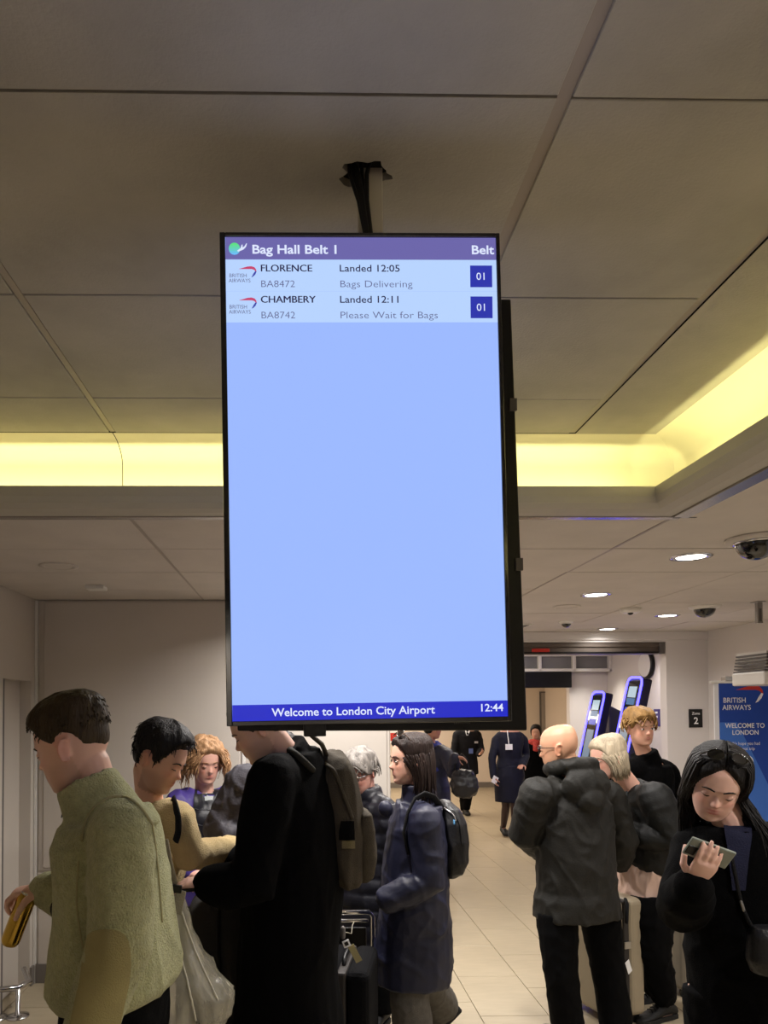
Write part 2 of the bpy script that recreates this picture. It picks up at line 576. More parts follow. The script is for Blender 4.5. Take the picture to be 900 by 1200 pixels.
# glazed white transom over the passage, black fascia below it
a, b = W(560, 766, YH - .1), W(716, 787, YH - .1)
tr = thing('transom_light', ((a.x + b.x) / 2, YH - .1, b.z), 'white framed glazed transom with three panes above the passage', 'transom')
n = 4
zt, zb = a.z, b.z
fr = MB()
bw = .045
fr.box(a.x, b.x, YH - .16, YH - .04, zt - bw, zt).box(a.x, b.x, YH - .16, YH - .04, zb, zb + bw)
px_bars = [W(q, 776, YH - .1).x for q in (568, 631.5, 671.5, 713.5)]
for q in px_bars:
    fr.box(q - bw * .55, q + bw * .55, YH - .16, YH - .04, zb, zt)
fr.build('frame', M['white'], tr, bevel=.012)
for q in range(3):
    MB().box(px_bars[q] + bw * .5, px_bars[q + 1] - bw * .5, YH - .10, YH - .09, zb + bw * .9, zt - bw * .9).build('pane', M['glass'], tr)
    g = MB().box(lerp(px_bars[q], px_bars[q + 1], .33), lerp(px_bars[q], px_bars[q + 1], .8), YH - .07, YH - .06, zb + bw * 1.3, zt - bw * 1.5)
    g.build('lit_panel', M['wall2'], tr)
MB().box(a.x, W(721, 776, YH).x, YH - .045, YH - .005, zb, zt + .03).build('backing', M['black'], tr)
for q in (632, 693):
    c = W(q, 766, YH - .12)
    MB().lathe([(.012, 0), (.016, .01), (.016, .03), (.012, .04)], c, V((0, 0, 1)), 10).build('stud', M['white'], tr)
a, b = W(560, 788, YH - .05), W(667, 806, YH - .05)
tag(MB().box(a.x, b.x, YH - .16, YH - .01, b.z, a.z).build('fascia', M['black'], bevel=.01), 'black fascia box below the glazed transom', 'fascia')
# door and panel on the far wall
for k, (p0, p1) in enumerate(((633.5, 645), (650, 664))):
    a, b = W(p0, 812 - 3 * k, YF), W(p1, 922, YF)
    dn = thing('door_%d' % (k + 2), ((a.x + b.x) / 2, YF - .03, 0), 'x', 'x')
    del dn['label'], dn['category']
    dn['kind'] = 'structure'
    MB().box(a.x, b.x, YF - .03, YF, 0, a.z).build('door_leaf', M['steel' if k == 0 else 'wall'], dn)
    MB().box(a.x - .03, a.x, YF - .045, YF, 0, a.z + .03).box(b.x, b.x + .03, YF - .045, YF, 0, a.z + .03).box(a.x, b.x, YF - .045, YF, a.z, a.z + .03).build('door_frame', M['darkframe'] if k == 0 else M['white'], dn)
    if k == 0:
        MB().box(a.x + .02, a.x + .06, YF - .07, YF - .03, .9, 1.1).build('handle', M['chrome'], dn)
# ================================================================== FIXTURES
def downlight(px, py, label, on=True, power=11.5, Y=None, X=None):
    if Y is None:
        v = 832 - py
        Y = .75 * F_PX / v
        X = (px - 355) / F_PX * Y
    t = thing('downlight', (X, Y, LOW), label, 'ceiling light', 'recessed ceiling downlights')
    rng = MB()
    for k in range(24):
        pass
    n = 28
    prof_ = [(.098, 0), (.098, -.004), (.075, -.006), (.066, .004), (.066, .012)]
    MB().loft([[(X + r_ * math.cos(2 * PI * j / n), Y + r_ * math.sin(2 * PI * j / n), LOW + z_) for j in range(n)] for r_, z_ in prof_], cap=False).build('bezel', M['chrome'] if on else M['tile_low'], t, smooth=True)
    MB().lathe([(.067, .0), (.067, .004)], V((X, Y, LOW - .003)), n=n).build('lens', M['lamp'] if on else M['tile_low'], t)
    if on:
        area('downlight_lamp', (X, Y, LOW - .009), (0, 0, 0), .13, power, WARM, spread=math.radians(150))
    return t


downlight(818, 652, 'lit chrome downlight beside the large smoked dome camera')
downlight(703, 697, 'lit chrome downlight one tile row behind the cove corner')
downlight(788, 722, 'lit chrome downlight next to the small white-rimmed dome camera')
downlight(716, 738, 'lit chrome downlight close to the shutter header', power=4)
downlight(668, 711, 'unlit downlight in the lower ceiling near the tiny dome camera', on=False)
downlight(70, 662, 'unlit flush ceiling light near the left wall', on=False)
for x, y in ((.15, 4.25), (.15, 3.15), (.95, 3.4), (.95, 5.4)):  # first inferred from the wall highlight, the others added for light
    downlight(0, 0, 'unseen lit downlight placed above the crowd behind the hanging display', Y=y, X=x, power=22)
for x, y in ((1.95, 1.2), (2.95, 2.2), (1.95, -1.4), (2.95, -.4), (-.6, -3.3), (.8, -3.3)):  # out of view, added to light the near side and the faces
    downlight(0, 0, 'unseen downlight added for light over the near side of the hall', Y=y, X=x, power=19)


def at_low(px, py):
    Y = .75 * F_PX / (832 - py)
    return V(((px - 355) / F_PX * Y, Y, LOW))


def dome(px, py, r, label, rim):
    c = at_low(px, py)
    t = thing('dome_camera', c, label, 'security camera', 'ceiling dome cameras')
    MB().lathe([(r * 1.45, 0), (r * 1.45, -.006), (r * 1.25, -.016), (r * 1.05, -.018)], c, n=28).build('mounting_plate', rim, t, smooth=True)
    pr = [(r * math.cos(a), -.016 - r * .95 * math.sin(a)) for a in [PI / 2 * k / 8 for k in range(8)]] + [(.004, -.016 - r * .95)]
    MB().lathe(pr, c, n=24).build('dome', M['dome'], t, smooth=True)
    MB().lathe([(r * 1.08, -.014), (r * 1.08, -.024), (r * .98, -.026)], c, n=24).build('ring', M['chrome'] if rim is M['tile_low'] else M['white'], t, smooth=True)


dome(897, 630, .085, 'large smoked black dome camera with chrome ring on the ceiling', M['tile_low'])
dome(833, 711, .075, 'smoked black dome camera with white rim on the ceiling', M['white'])
dome(667, 728.5, .042, 'tiny black dome camera on the ceiling near the shutter', M['white'])
c = at_low(744, 713.5)
t = thing('smoke_detector', c, 'white round smoke detector on the lower ceiling', 'smoke detector')
MB().lathe([(.075, 0), (.075, -.02), (.06, -.035)], c, n=20).build('base', M['white'], t, smooth=True)
MB().lathe([(.02, -.034), (.02, -.042), (.008, -.05)], c, n=12).build('sensor', M['black'], t)
c = at_low(114, 686)
t = thing('emergency_light', c, 'small rectangular grey emergency light on the ceiling by the left wall', 'emergency light')
MB().box(c.x - .055, c.x + .055, c.y - .045, c.y + .045, LOW - .022, LOW).build('body', M['white'], t, bevel=.004)
MB().box(c.x - .05, c.x + .05, c.y - .03, c.y + .05, LOW - .006, LOW - .001).box(c.x - .05, c.x + .05, c.y + .02, c.y + .047, LOW - .012, LOW).build('slot', M['void'], t)
c = at_low(609, 733)
t = thing('ceiling_vent', c, 'grey slotted ceiling vent near the shutter, half hidden by the display', 'vent')
MB().box(c.x - .1, c.x + .1, c.y - .12, c.y + .12, LOW - .012, LOW).build('plate', M['white'], t, bevel=.003)
for k in range(4):
    MB().box(c.x - .08, c.x + .08, c.y - .09 + k * .05, c.y - .07 + k * .05, LOW - .014, LOW - .011).build('slot', M['void'], t)
# ceiling bracket near the right wall
c = W(889, 735, 4.9)
t = thing('ceiling_bracket', V((c.x, 4.9, LOW)), 'short grey metal bracket hanging from the ceiling by the right wall', 'bracket')
MB().box(c.x - .03, c.x + .03, 4.86, 4.94, LOW - .008, LOW).build('plate', M['steel'], t)
MB().box(c.x - .016, c.x + .024, 4.885, 4.915, LOW - .155, LOW - .006).build('arm', M['steel'], t, bevel=.003)
MB().box(c.x - .002, c.x + .012, 4.881, 4.886, LOW - .14, LOW - .05).build('slot', M['darkframe'], t)


# ------------------------------------------------------------------ lettering
def text(s, o, u, v, size, m, parent, bold=0., align='LEFT', name='lettering', spacing=1., xs=1., depth=.0004):
    """flat print: o = baseline start, u = reading direction, v = up"""
    cu = bpy.data.curves.new('t', 'FONT')
    cu.body = s
    cu.size = 1.0
    cu.align_x = align
    cu.offset = bold
    cu.space_character = spacing
    cu.resolution_u = 3
    to = bpy.data.objects.new('t', cu)
    COL.objects.link(to)
    me = bpy.data.meshes.new_from_object(to.evaluated_get(bpy.context.evaluated_depsgraph_get()))
    bpy.data.objects.remove(to)
    u, v = V(u).normalized(), V(v).normalized()
    nrm = u.cross(v)
    k = size / .72           # size = cap height
    mt = Matrix((( u.x * k * xs, v.x * k, nrm.x, o[0]), (u.y * k * xs, v.y * k, nrm.y, o[1]), (u.z * k * xs, v.z * k, nrm.z, o[2]), (0, 0, 0, 1)))
    me.transform(mt)
    return put(name, me, m, parent)


def flat(pts2, o, u, v, m, parent, name, lift=0.):
    n = u.cross(v).normalized()
    me = bpy.data.meshes.new(name)
    me.from_pydata([tuple(V(o) + u * a + v * b + n * lift) for a, b in pts2], [], [tuple(range(len(pts2)))])
    return put(name, me, m, parent)


def ribbon(o, u, v, s, parent, red, blue, lift=0.):
    """the swoosh mark: a long red blade that hooks into a blue tail"""
    top = [(0, .62), (.25, .70), (.5, .78), (.72, .80), (.88, .74), (.97, .62), (1.0, .46)]
    bot = [(.93, .50), (.86, .58), (.72, .62), (.5, .62), (.25, .62)]
    flat([(a * s, (b - .5) * s * .9) for a, b in (top + bot)[::-1]], o, u, v, red, parent, 'ribbon_mark', lift)
    tail = [(1.0, .46), (.93, .28), (.80, .14), (.70, .10), (.76, .2), (.82, .33), (.93, .50)]
    flat([(a * s, (b - .5) * s * .9) for a, b in tail], o, u, v, blue, parent, 'ribbon_tail', lift)


# ------------------------------------------------------------------ the hanging flight display
DY0, DY1 = 1.240, 1.246
TLc, TRc, BLc = W(264, 278, DY0), W(580.5, 279, DY1), W(268, 845.5, DY0)
U = (TRc - TLc)
DWd = U.length
U.normalize()
Dn = (BLc - TLc)
Dn = (Dn - U * Dn.dot(U))
DHt = Dn.length
Dn.normalize()
Nf = Dn.cross(U).normalized() * -1       # towards the camera
if Nf.y > 0:
    Nf = -Nf
Up_ = -Dn


def dp(px, py, lift=0.):
    """photo pixel on the display face -> point"""
    t = (py - 278.5) / (842.5 - 278.5)
    xl, xr = lerp(264, 268, t), lerp(580.5, 588, t)
    return TLc + U * ((px - xl) / (xr - xl) * DWd) + Dn * (t * DHt) + Nf * lift


PX = DWd / 318
disp = thing('flight_display', TLc + U * DWd / 2 + Dn * DHt, 'tall portrait flight information display hanging from the ceiling, listing two arrivals', 'display screen')


def dbox(u0, u1, d0, d1, n0, n1):
    c = TLc + U * (u0 + u1) / 2 + Dn * (d0 + d1) / 2 + Nf * (n0 + n1) / 2
    return c, U * (u1 - u0) / 2, Dn * (d1 - d0) / 2, Nf * (n1 - n0) / 2


bz = .010
M['bezel'] = mat('bezel_gloss', srgb(12, 11, 11), .12, coat=.8, spec=.6)
fr = MB()
for q in ((-bz, 0, -.007, DHt + .0085), (DWd, DWd + bz * .7, -.007, DHt + .0085), (0, DWd, -.007, 0), (0, DWd, DHt, DHt + .0085)):
    fr.obox(*dbox(*q, -.012, .004))
fr.build('bezel', M['bezel'], disp, bevel=.0012)
MB().obox(*dbox(-bz + .001, DWd + bz * .6, -.006, DHt + .0075, -.045, -.0115)).build('housing', M['black'], disp, bevel=.003)


def screen_mat():
    m = bpy.data.materials.new('lit_screen')
    m.use_nodes = True
    nt = m.node_tree
    b = nt.nodes['Principled BSDF']
    b.inputs['Base Color'].default_value = (.01, .01, .012, 1)
    b.inputs['Roughness'].default_value = .25
    b.inputs['Emission Color'].default_value = srgb(160, 190, 255)
    b.inputs['Emission Strength'].default_value = 1.0
    return m


def emat(name, c, s=1.0):
    m = mat(name, (.01, .01, .012, 1), .25, emit=c, estr=s)
    return m


S_bg = emat('screen_pale_blue', srgb(157, 186, 255))
S_row = emat('screen_row_blue', srgb(184, 212, 255))
S_head = emat('screen_header', srgb(108, 102, 170))
S_blue = emat('screen_deep_blue', srgb(36, 44, 196))
S_box = emat('screen_belt_box', srgb(46, 54, 172))
S_txt = emat('screen_white_text', srgb(222, 230, 255))
S_dk = emat('screen_dark_text', srgb(38, 34, 72))
S_gr = emat('screen_grey_text', srgb(96, 98, 140))
S_red = emat('screen_red', srgb(200, 70, 110))
S_bt = emat('screen_ribbon_blue', srgb(60, 70, 170))
S_grn = emat('screen_green', srgb(90, 225, 130))
S_cy = emat('screen_cyan', srgb(120, 200, 250))


def drect(x0, y0, x1, y1, m, name, lift):
    me = bpy.data.meshes.new(name)
    me.from_pydata([tuple(dp(a, b, lift)) for a, b in ((x0, y1), (x1, y1), (x1, y0), (x0, y0))], [], [(0, 1, 2, 3)])
    return put(name, me, m, disp)


panel = MB().obox(*dbox(0, DWd, 0, DHt, -.0115, 0.0)).build('screen_panel', S_bg, disp)
e1, e2, e3 = .0004, .0008, .0012
drect(264.2, 278.5, 581, 305, S_head, 'header_bar', e1)
drect(264.4, 305, 581.5, 342.5, S_row, 'flight_row', e1)
drect(264.6, 342.7, 582, 379.5, S_row, 'flight_row', e1)
drect(268, 824, 588, 843, S_blue, 'footer_bar', e1)
text('Bag Hall Belt 1', dp(294.5, 298, e2), U, Up_, 10.6 * PX, S_txt, disp, bold=.022, xs=1.17)
text('Belt', dp(551.5, 298, e2), U, Up_, 10.6 * PX, S_txt, disp, bold=.022, xs=1.15)
for k, (city, fl, land, st, y) in enumerate((('FLORENCE', 'BA8472', 'Landed 12:05', 'Bags Delivering', 319.3), ('CHAMBERY', 'BA8742', 'Landed 12:11', 'Please Wait for Bags', 356.3))):
    for q in (0, .5):
        text(city, dp(304 + q, y, e2 + q * .0002), U, Up_, 8.4 * PX, S_dk, disp, bold=0, xs=1.07)
    text(fl, dp(304.3, y + 18.6, e2), U, Up_, 8.4 * PX, S_gr, disp, bold=-.008, xs=1.08)
    text(land, dp(396, y, e2), U, Up_, 8.4 * PX, S_dk, disp, bold=.008, xs=1.14)
    text(st, dp(396.3, y + 18.6, e2), U, Up_, 8.4 * PX, S_gr, disp, bold=-.008, xs=1.19)
    drect(550, y - 8 + .5, 576, y + 18.5, S_box, 'belt_box', e2)
    text('01', dp(563.2, y + 9.8, e3), U, Up_, 9 * PX, S_txt, disp, align='CENTER')
    text('BRITISH', dp(268, y + 7.0, e2), U, Up_, 4.6 * PX, S_gr, disp, xs=.95)
    text('AIRWAYS', dp(267.6, y + 13.0, e2), U, Up_, 4.6 * PX, S_gr, disp, xs=.93)
    ribbon(dp(279, y - .5, e2), U, Up_, 21 * PX, disp, S_red, S_bt)
text('Welcome to London City Airport', dp(408, 837.5, e2), U, Up_, 9.4 * PX, S_txt, disp, bold=.014, align='CENTER', xs=1.04)
text('12:44', dp(554.5, 836.2, e2), U, Up_, 8.8 * PX, S_txt, disp, bold=.014, xs=1.05)
# round airport mark: green to blue disc with a small white aircraft
c0 = dp(274.5, 292.5, e2)
for k in range(6):
    f0, f1 = -1 + k / 3, -1 + (k + 1) / 3
    pts = []
    for q in range(7):
        z = lerp(f0, f1, q / 6)
        pts.append((math.sqrt(max(0, 1 - z * z)), z))
    pts = pts + [(-a, b) for a, b in pts[::-1]]
    f = k / 5
    m = emat('mark_%d' % k, srgb(lerp(110, 95, f), lerp(190, 225, f), lerp(250, 130, f)))
    flat([(a * 6.6 * PX, b * 7.2 * PX) for a, b in pts], c0, U, Up_, m, disp, 'round_mark')
pl = [(3, -2.5), (7, .5), (8.5, 4.6), (9.6, 5.2), (9.6, 1.6), (11.5, 2.6), (13.8, 6.2), (14.8, 6.4), (13.6, 2.2), (10.6, -1.0), (7, -2.6), (4.5, -3.6)]
for tri in ((0, 1, 10, 11), (1, 2, 3, 4), (1, 4, 9, 10), (4, 5, 8, 9), (5, 6, 7, 8)):
    flat([(pl[i][0] * PX, pl[i][1] * PX) for i in tri[::-1]], c0, U, Up_, S_txt, disp, 'aircraft_mark', .0003)
text('SAMSUNG', dp(524, 850.2, .0046), U, Up_, 2.6 * PX, M['darkframe'], disp, spacing=1.25)
# ceiling pole and the mount
pole = hole.copy()
MB().box(pole.x - .015, pole.x + .030, pole.y + .002, pole.y + .046, 1.95, UP + .06).build('pole', mat('pole_paint', srgb(186, 178, 168), .5), disp, bevel=.002)
MB().box(pole.x - .06, pole.x + .07, pole.y - .01, pole.y + .05, 2.05, 2.35).build('mount', M['black'], disp, bevel=.004)
MB().obox(*dbox(.125, .165, DHt + .0, DHt + .030, -.05, -.018)).build('receiver', M['black'], disp, bevel=.002)
# rear display, back to back
a, b = W(593, 362, 1.40), W(611.5, 855.5, 1.40)
l = W(292, 856, 1.40)
rd = thing('rear_display', (0.16, 1.40, b.z), 'black back-to-back second display behind the flight display, its edge showing on one side', 'display screen')
rr = MB()
x_top, x_bot = a.x, b.x
pts = [(l.x - .02, l.z), (x_bot, b.z), (x_bot - .0005, b.z + .03), (x_top, a.z), (l.x - .035, a.z)]
rr.prism(pts, V((0, 1.365, 0)), V((1, 0, 0)), V((0, 0, 1)), V((0, .05, 0)))
rr.build('housing', M['black'], rd, bevel=.003)
rr = MB()
pts = [(l.x - .0, l.z + .006), (x_bot - .008, b.z + .006), (x_top - .008, a.z - .008), (l.x - .02, a.z - .008)]
rr.prism(pts, V((0, 1.414, 0)), V((1, 0, 0)), V((0, 0, 1)), V((0, .003, 0)))
rr.build('screen_panel', S_bg, rd)
for zz in (.25, .62):
    q = lerp(a, b, zz)
    MB().box(q.x - .012, q.x + .002, 1.359, 1.366, q.z - .012, q.z + .012).build('clip', M['darkframe'], rd)
# cables from the ceiling hole
for k in range(5):
    x0 = pole.x - .034 + k * .008
    pts = [(x0 - .012 * math.sin(k), pole.y - .012 + .004 * (k % 3), UP + .03), (x0, pole.y - .016 + .004 * (k % 2), UP - .01), (lerp(x0, pole.x - .002, .5) , pole.y - .016, UP - .06),
           (pole.x - .006 + k * .0028, pole.y - .012, UP - .12), (pole.x - .006 + k * .003, pole.y - .012, UP - .19), (pole.x - .006 + k * .003, pole.y - .014, 2.40)]
    tag(MB().tube(pts, .0036 + .0008 * (k % 3), 7).build('cable', M['cable'], smooth=True), 'black cable running from the ceiling hole down the display pole', 'cable', 'cables above the flight display')
tag(MB().tube([(pole.x - .006, pole.y - .03, UP + .016), (pole.x + .01, pole.y - .034, UP + .012), (pole.x + .028, pole.y - .028, UP + .016)], .006, 8, flat=.5).build('ceiling_bar', M['white'], smooth=True), 'white bar seen inside the ragged ceiling hole', 'bar')

# ------------------------------------------------------------------ wall signs
a, b = W(807.5, 831, YE - .01), W(823.5, 852.5, YE - .01)
t = thing('zone_sign', ((a.x + b.x) / 2, YE, b.z), 'small black wall sign reading Zone 2', 'sign')
MB().box(a.x, b.x, YE - .012, YE, b.z, a.z).build('plate', M['black'], t, bevel=.002)
ww = b.x - a.x
text('Zone', V(((a.x + b.x) / 2, YE - .0125, lerp(a.z, b.z, .3))), V((1, 0, 0)), V((0, 0, 1)), ww * .2, M['lwhite'], t, bold=.01, align='CENTER')
text('2', V(((a.x + b.x) / 2, YE - .0125, lerp(a.z, b.z, .8))), V((1, 0, 0)), V((0, 0, 1)), ww * .5, M['lwhite'], t, bold=.02, align='CENTER')
a, b = W(769, 831, 8.77), W(774, 851, 8.77)
t = thing('direction_sign', (XS, 8.77, b.z), 'narrow purple sign on the hall side wall beside the kiosks', 'sign')
pm = mat('purple_sign', srgb(62, 52, 120), .4)
MB().box(XS - .012, XS + .001, 8.70, 8.84, b.z, a.z).build('plate', pm, t, bevel=.002)
for zz in (.25, .55, .8):
    MB().box(XS - .0135, XS - .0115, 8.74, 8.80, lerp(b.z, a.z, zz) - .012, lerp(b.z, a.z, zz) + .012).build('pictogram', M['lwhite'], t)
# round mirror edge-on on the side wall of the hall
c = V((XS - .05, 8.98, 2.36))
t = thing('round_sign', c, 'round white disc sign with dark rim seen edge-on on the hall side wall', 'sign')
MB().lathe([(.17, 0), (.185, .01), (.185, .04), (.17, .05)], c, V((1, 0, 0)), 28).build('rim', M['black'], t, smooth=True)
MB().lathe([(.158, -.006), (.158, .002)], c, V((1, 0, 0)), 28).build('face', M['white'], t)
MB().box(c.x + .02, c.x + .06, c.y - .03, c.y + .03, c.z - .3, c.z - .2).build('bracket', M['black'], t)

# exit sign on the far wall
a = W(461, 864, YF - .02)
t = thing('exit_sign', a, 'small red and white notice on the far wall', 'sign')
MB().box(a.x - .1, a.x + .1, YF - .02, YF, a.z - .14, a.z + .16).build('plate', M['lwhite'], t)
MB().box(a.x - .07, a.x + .08, YF - .024, YF - .02, a.z - .08, a.z + .1).build('print', M['red'], t)

# ------------------------------------------------------------------ welcome banner
BY = 5.15
a, b = W(842, 799, BY), W(899.5, 799, BY)
bx0, bx1, bzt = a.x, a.x + .78, a.z
t = thing('roller_banner', ((bx0 + bx1) / 2, BY, 0), 'blue and white roller banner reading BRITISH AIRWAYS, WELCOME TO LONDON', 'banner')
bl = mat('banner_blue', srgb(24, 66, 158), .45)
bl2 = mat('banner_light_blue', srgb(62, 112, 200), .45)
wm = mat('banner_white', srgb(232, 232, 235), .5)
MB().box(bx0 - .035, bx1 + .035, BY, BY + .008, .06, bzt - .004).build('white_sheet', wm, t)
MB().box(bx0, bx1, BY - .003, BY, .10, bzt - .012).build('print', bl, t)
k = (bx1 - bx0)
pp = [(0, 1.60), (.0, .1), (k, .1), (k, .42), (.10, 1.80), (0, 1.80)]
flat([(p, min(q, bzt - .3)) for p, q in ((0, .1), (k, .1), (k, .35), (.13, bzt - .28), (0, bzt - .16))], V((bx0, BY - .0035, 0)), V((1, 0, 0)), V((0, 0, 1)), bl2, t, 'light_band')
MB().box(bx0 - .06, bx1 + .06, BY - .012, BY + .02, bzt - .012, bzt + .006).build('top_rail', M['white'], t, bevel=.003)
MB().box(bx0 + .04, bx0 + .3, BY - .02, BY + .04, bzt + .006, bzt + .04).box(bx0 + .34, bx0 + .7, BY - .02, BY + .04, bzt + .006, bzt + .036).build('clamp_light', M['steel'], t, bevel=.004)
MB().box(bx0 - .04, bx1 + .04, BY - .09, BY + .10, 0, .07).build('base_case', M['steel'], t, bevel=.01)
MB().box((bx0 + bx1) / 2 - .012, (bx0 + bx1) / 2 + .012, BY + .02, BY + .04, .06, bzt - .01).build('rear_pole', M['steel'], t)
s_ = F_PX / BY
tx = lambda p: (p - 842) / s_ + bx0
tz = lambda p: CAM_H - (p - 832) / s_
e = BY - .0045
ux_, uz_ = V((1, 0, 0)), V((0, 0, 1))
bo = lambda px, py: V((tx(px), e, W(px, py, BY).z))
text('BRITISH', bo(846.5, 823.5), ux_, uz_, 6.2 / s_, wm, t, bold=.006, xs=.93)
text('AIRWAYS', bo(845.5, 832), ux_, uz_, 6.2 / s_, wm, t, bold=.006, xs=.93)
ribbon(bo(862, 812), ux_, uz_, 33 / s_, t, M['red'], wm)
text('WELCOME TO', bo(848.5, 853), ux_, uz_, 5.6 / s_, wm, t, bold=.014, xs=.93)
text('LONDON', bo(856.5, 861), ux_, uz_, 5.6 / s_, wm, t, bold=.014, xs=.93)
text('We hope you had', bo(855, 873), ux_, uz_, 3.8 / s_, wm, t, xs=.9)
text('a great trip', bo(862, 879), ux_, uz_, 3.8 / s_, wm, t, xs=.9)
cc = bo(873, 893)
for r_ in (8.5, 4.5):
    n = 26
    pts = [(r_ / s_ * math.cos(2 * PI * j / n), r_ / s_ * math.sin(2 * PI * j / n)) for j in range(n)]
    me = bpy.data.meshes.new('ring_mark')
    P = [tuple(cc + ux_ * x + uz_ * z) for x, z in pts] + [tuple(cc + ux_ * x * .86 + uz_ * z * .86) for x, z in pts]
    me.from_pydata(P, [], [(j, (j + 1) % n, n + (j + 1) % n, n + j) for j in range(n)])
    put('ring_mark', me, wm, t)

# slatted unit high on the right wall
c = W(898, 781, 4.6)
t = thing('air_vent', V((3.9, 4.6, c.z - .1)), 'cream slatted air vent unit on the right wall beside the banner', 'vent')
x0 = W(895, 781, 4.6).x
MB().box(x0, XR, 4.6, 4.95, c.z - .12, c.z - .03).build('body', M['white'], t, bevel=.01)
for k in range(6):
    MB().box(x0 + .012 + .004 * k, XR, 4.61, 4.95, c.z - .03 + k * .022, c.z - .018 + k * .022).build('slat', M['darkframe'], t)
MB().box(x0 + .04, XR, 4.63, 4.95, c.z - .03, c.z + .11).build('core', M['white'], t)

# ------------------------------------------------------------------ self-service kiosks
LED = emission('kiosk_blue_led', (.06, .05, 1.0, 1), 8)
SCR = [emat('kiosk_screen_a', srgb(70, 110, 150), 1), emat('kiosk_screen_b', srgb(120, 135, 150), 1), emat('kiosk_screen_c', srgb(30, 60, 190), 1), emat('kiosk_screen_d', srgb(180, 200, 210), 1)]
KB = mat('kiosk_body', srgb(34, 32, 52), .35)


def kiosk(top_l, top_r, bot_l, Yk, label):
    """leaning display totem: corners of its front at depth Yk, far edge further back"""
    tl, tr_, bl_ = W(*top_l, Yk + .36), W(*top_r, Yk), W(*bot_l, Yk + .36)
    down = (bl_ - tl).normalized()
    u = (tr_ - tl)
    wd = u.length
    u.normalize()
    nrm = down.cross(u).normalized()
    if nrm.x > 0:
        nrm = -nrm
    Lk = min((tl.z - .75) / -down.z, 2)
    t = thing('check_in_kiosk', V((tl.x + .15, Yk + .2, 0)), label, 'kiosk', 'self-service kiosks')
    B = lambda a0, a1, d0, d1, n0, n1: (tl + u * (a0 + a1) / 2 + down * (d0 + d1) / 2 + nrm * (n0 + n1) / 2, u * (a1 - a0) / 2, down * (d1 - d0) / 2, nrm * (n1 - n0) / 2)
    MB().obox(*B(.0, wd, .0, Lk, -.11, -.006)).build('body', KB, t, bevel=.02)
    # LED frame
    fr = MB()
    rr_ = .07
    path = [(.0, Lk), (.0, rr_), (.02, .02), (rr_, 0), (wd - rr_, 0), (wd - .02, .02), (wd, rr_), (wd, Lk)]
    fr.tube([tl + u * a_ + down * d_ for a_, d_ in path], .012, 8)
    fr.build('led_frame', LED, t, smooth=True)
    MB().obox(*B(.03, wd - .03, .04, Lk - .04, -.006, .004)).build('bezel', M['gloss'], t)
    for q, (d0, d1) in enumerate(((.10, .22), (.23, .30), (.33, .40), (.46, Lk * .78))):
        MB().obox(*B(.08, wd - .08, d0, d1, .004, .006)).build('screen_panel', SCR[[3, 0, 2, 1][q]], t)
    base = tl + down * Lk
    MB().box(base.x + .02, base.x + .34, base.y - .32, base.y, .0, .8).build('pedestal', KB, t, bevel=.02)
    return t


kiosk((695, 811), (709, 811), (680, 882), 8.2, 'blue-lit leaning kiosk farther from the round white sign')
kiosk((737, 794), (753.5, 794), (721, 870), 7.35, 'blue-lit leaning kiosk next to the round white sign')
a, b = W(714, 826, 8.9), W(736, 862, 8.9)
tag(MB().prism([(0, 0), (b.x - a.x, -.12), (b.x - a.x, -a.z), (0, -a.z)], V((a.x, 8.9, a.z)), V((1, 0, 0)), V((0, 0, 1)), V((0, .3, 0))).build('kiosk_cabinet', KB, bevel=.02), 'dark blue cabinet standing between the two kiosks', 'cabinet')
area('kiosk_wall_washer', (W(700, 770, 9.6).x, 9.75, 2.7), (0, 0, 0), .15, 7, (1, .95, .85), spread=1.3)
area('kiosk_wall_washer', (XS - .25, 8.6, 2.7), (0, 0, 0), .15, 3, (1, .95, .95), spread=1.3)

# ------------------------------------------------------------------ low steel rail by the left wall
q0 = W(27, 1184, 4.15)
Yr = CAM_H * F_PX / (1184 - 832)
px_ = lambda p, Y: (p - 355) / F_PX * Y
t = thing('bumper_rail', V((px_(20, Yr), Yr, 0)), 'low polished steel bumper rail on short posts by the left wall', 'rail')
zr = .165
rail = [V((px_(-70, Yr) , Yr - .15, zr)), V((px_(0, Yr), Yr - .0, zr)), V((px_(24, Yr), Yr + .03, zr)), V((px_(30, Yr), Yr + .12, zr)), V((px_(33, 4.55), 4.55, zr))]
MB().tube(rail, .018, 12).build('rail', M['chrome'], t, smooth=True)
for p, Yq in ((26, Yr + .02), (1, Yr)):
    xq = px_(p, Yq)
    MB().lathe([(.065, 0), (.065, .006), (.03, .012), (.013, .02), (.013, zr)], V((xq, Yq, 0)), n=20).build('post', M['chrome'], t, smooth=True)
# ================================================================== PEOPLE: shared builders
HZ = [-.118, -.113, -.10, -.08, -.06, -.04, -.02, 0., .02, .04, .07, .095, .110, .116, .119]
HW = [.012, .030, .046, .057, .064, .068, .0715, .074, .076, .0755, .070, .058, .043, .030, .012]
HF = [.058, .075, .085, .088, .0905, .0905, .0905, .090, .094, .092, .083, .065, .040, .024, .0]
HB = [.035, .015, -.010, -.035, -.055, -.073, -.088, -.097, -.101, -.102, -.099, -.090, -.075, -.062, -.045]


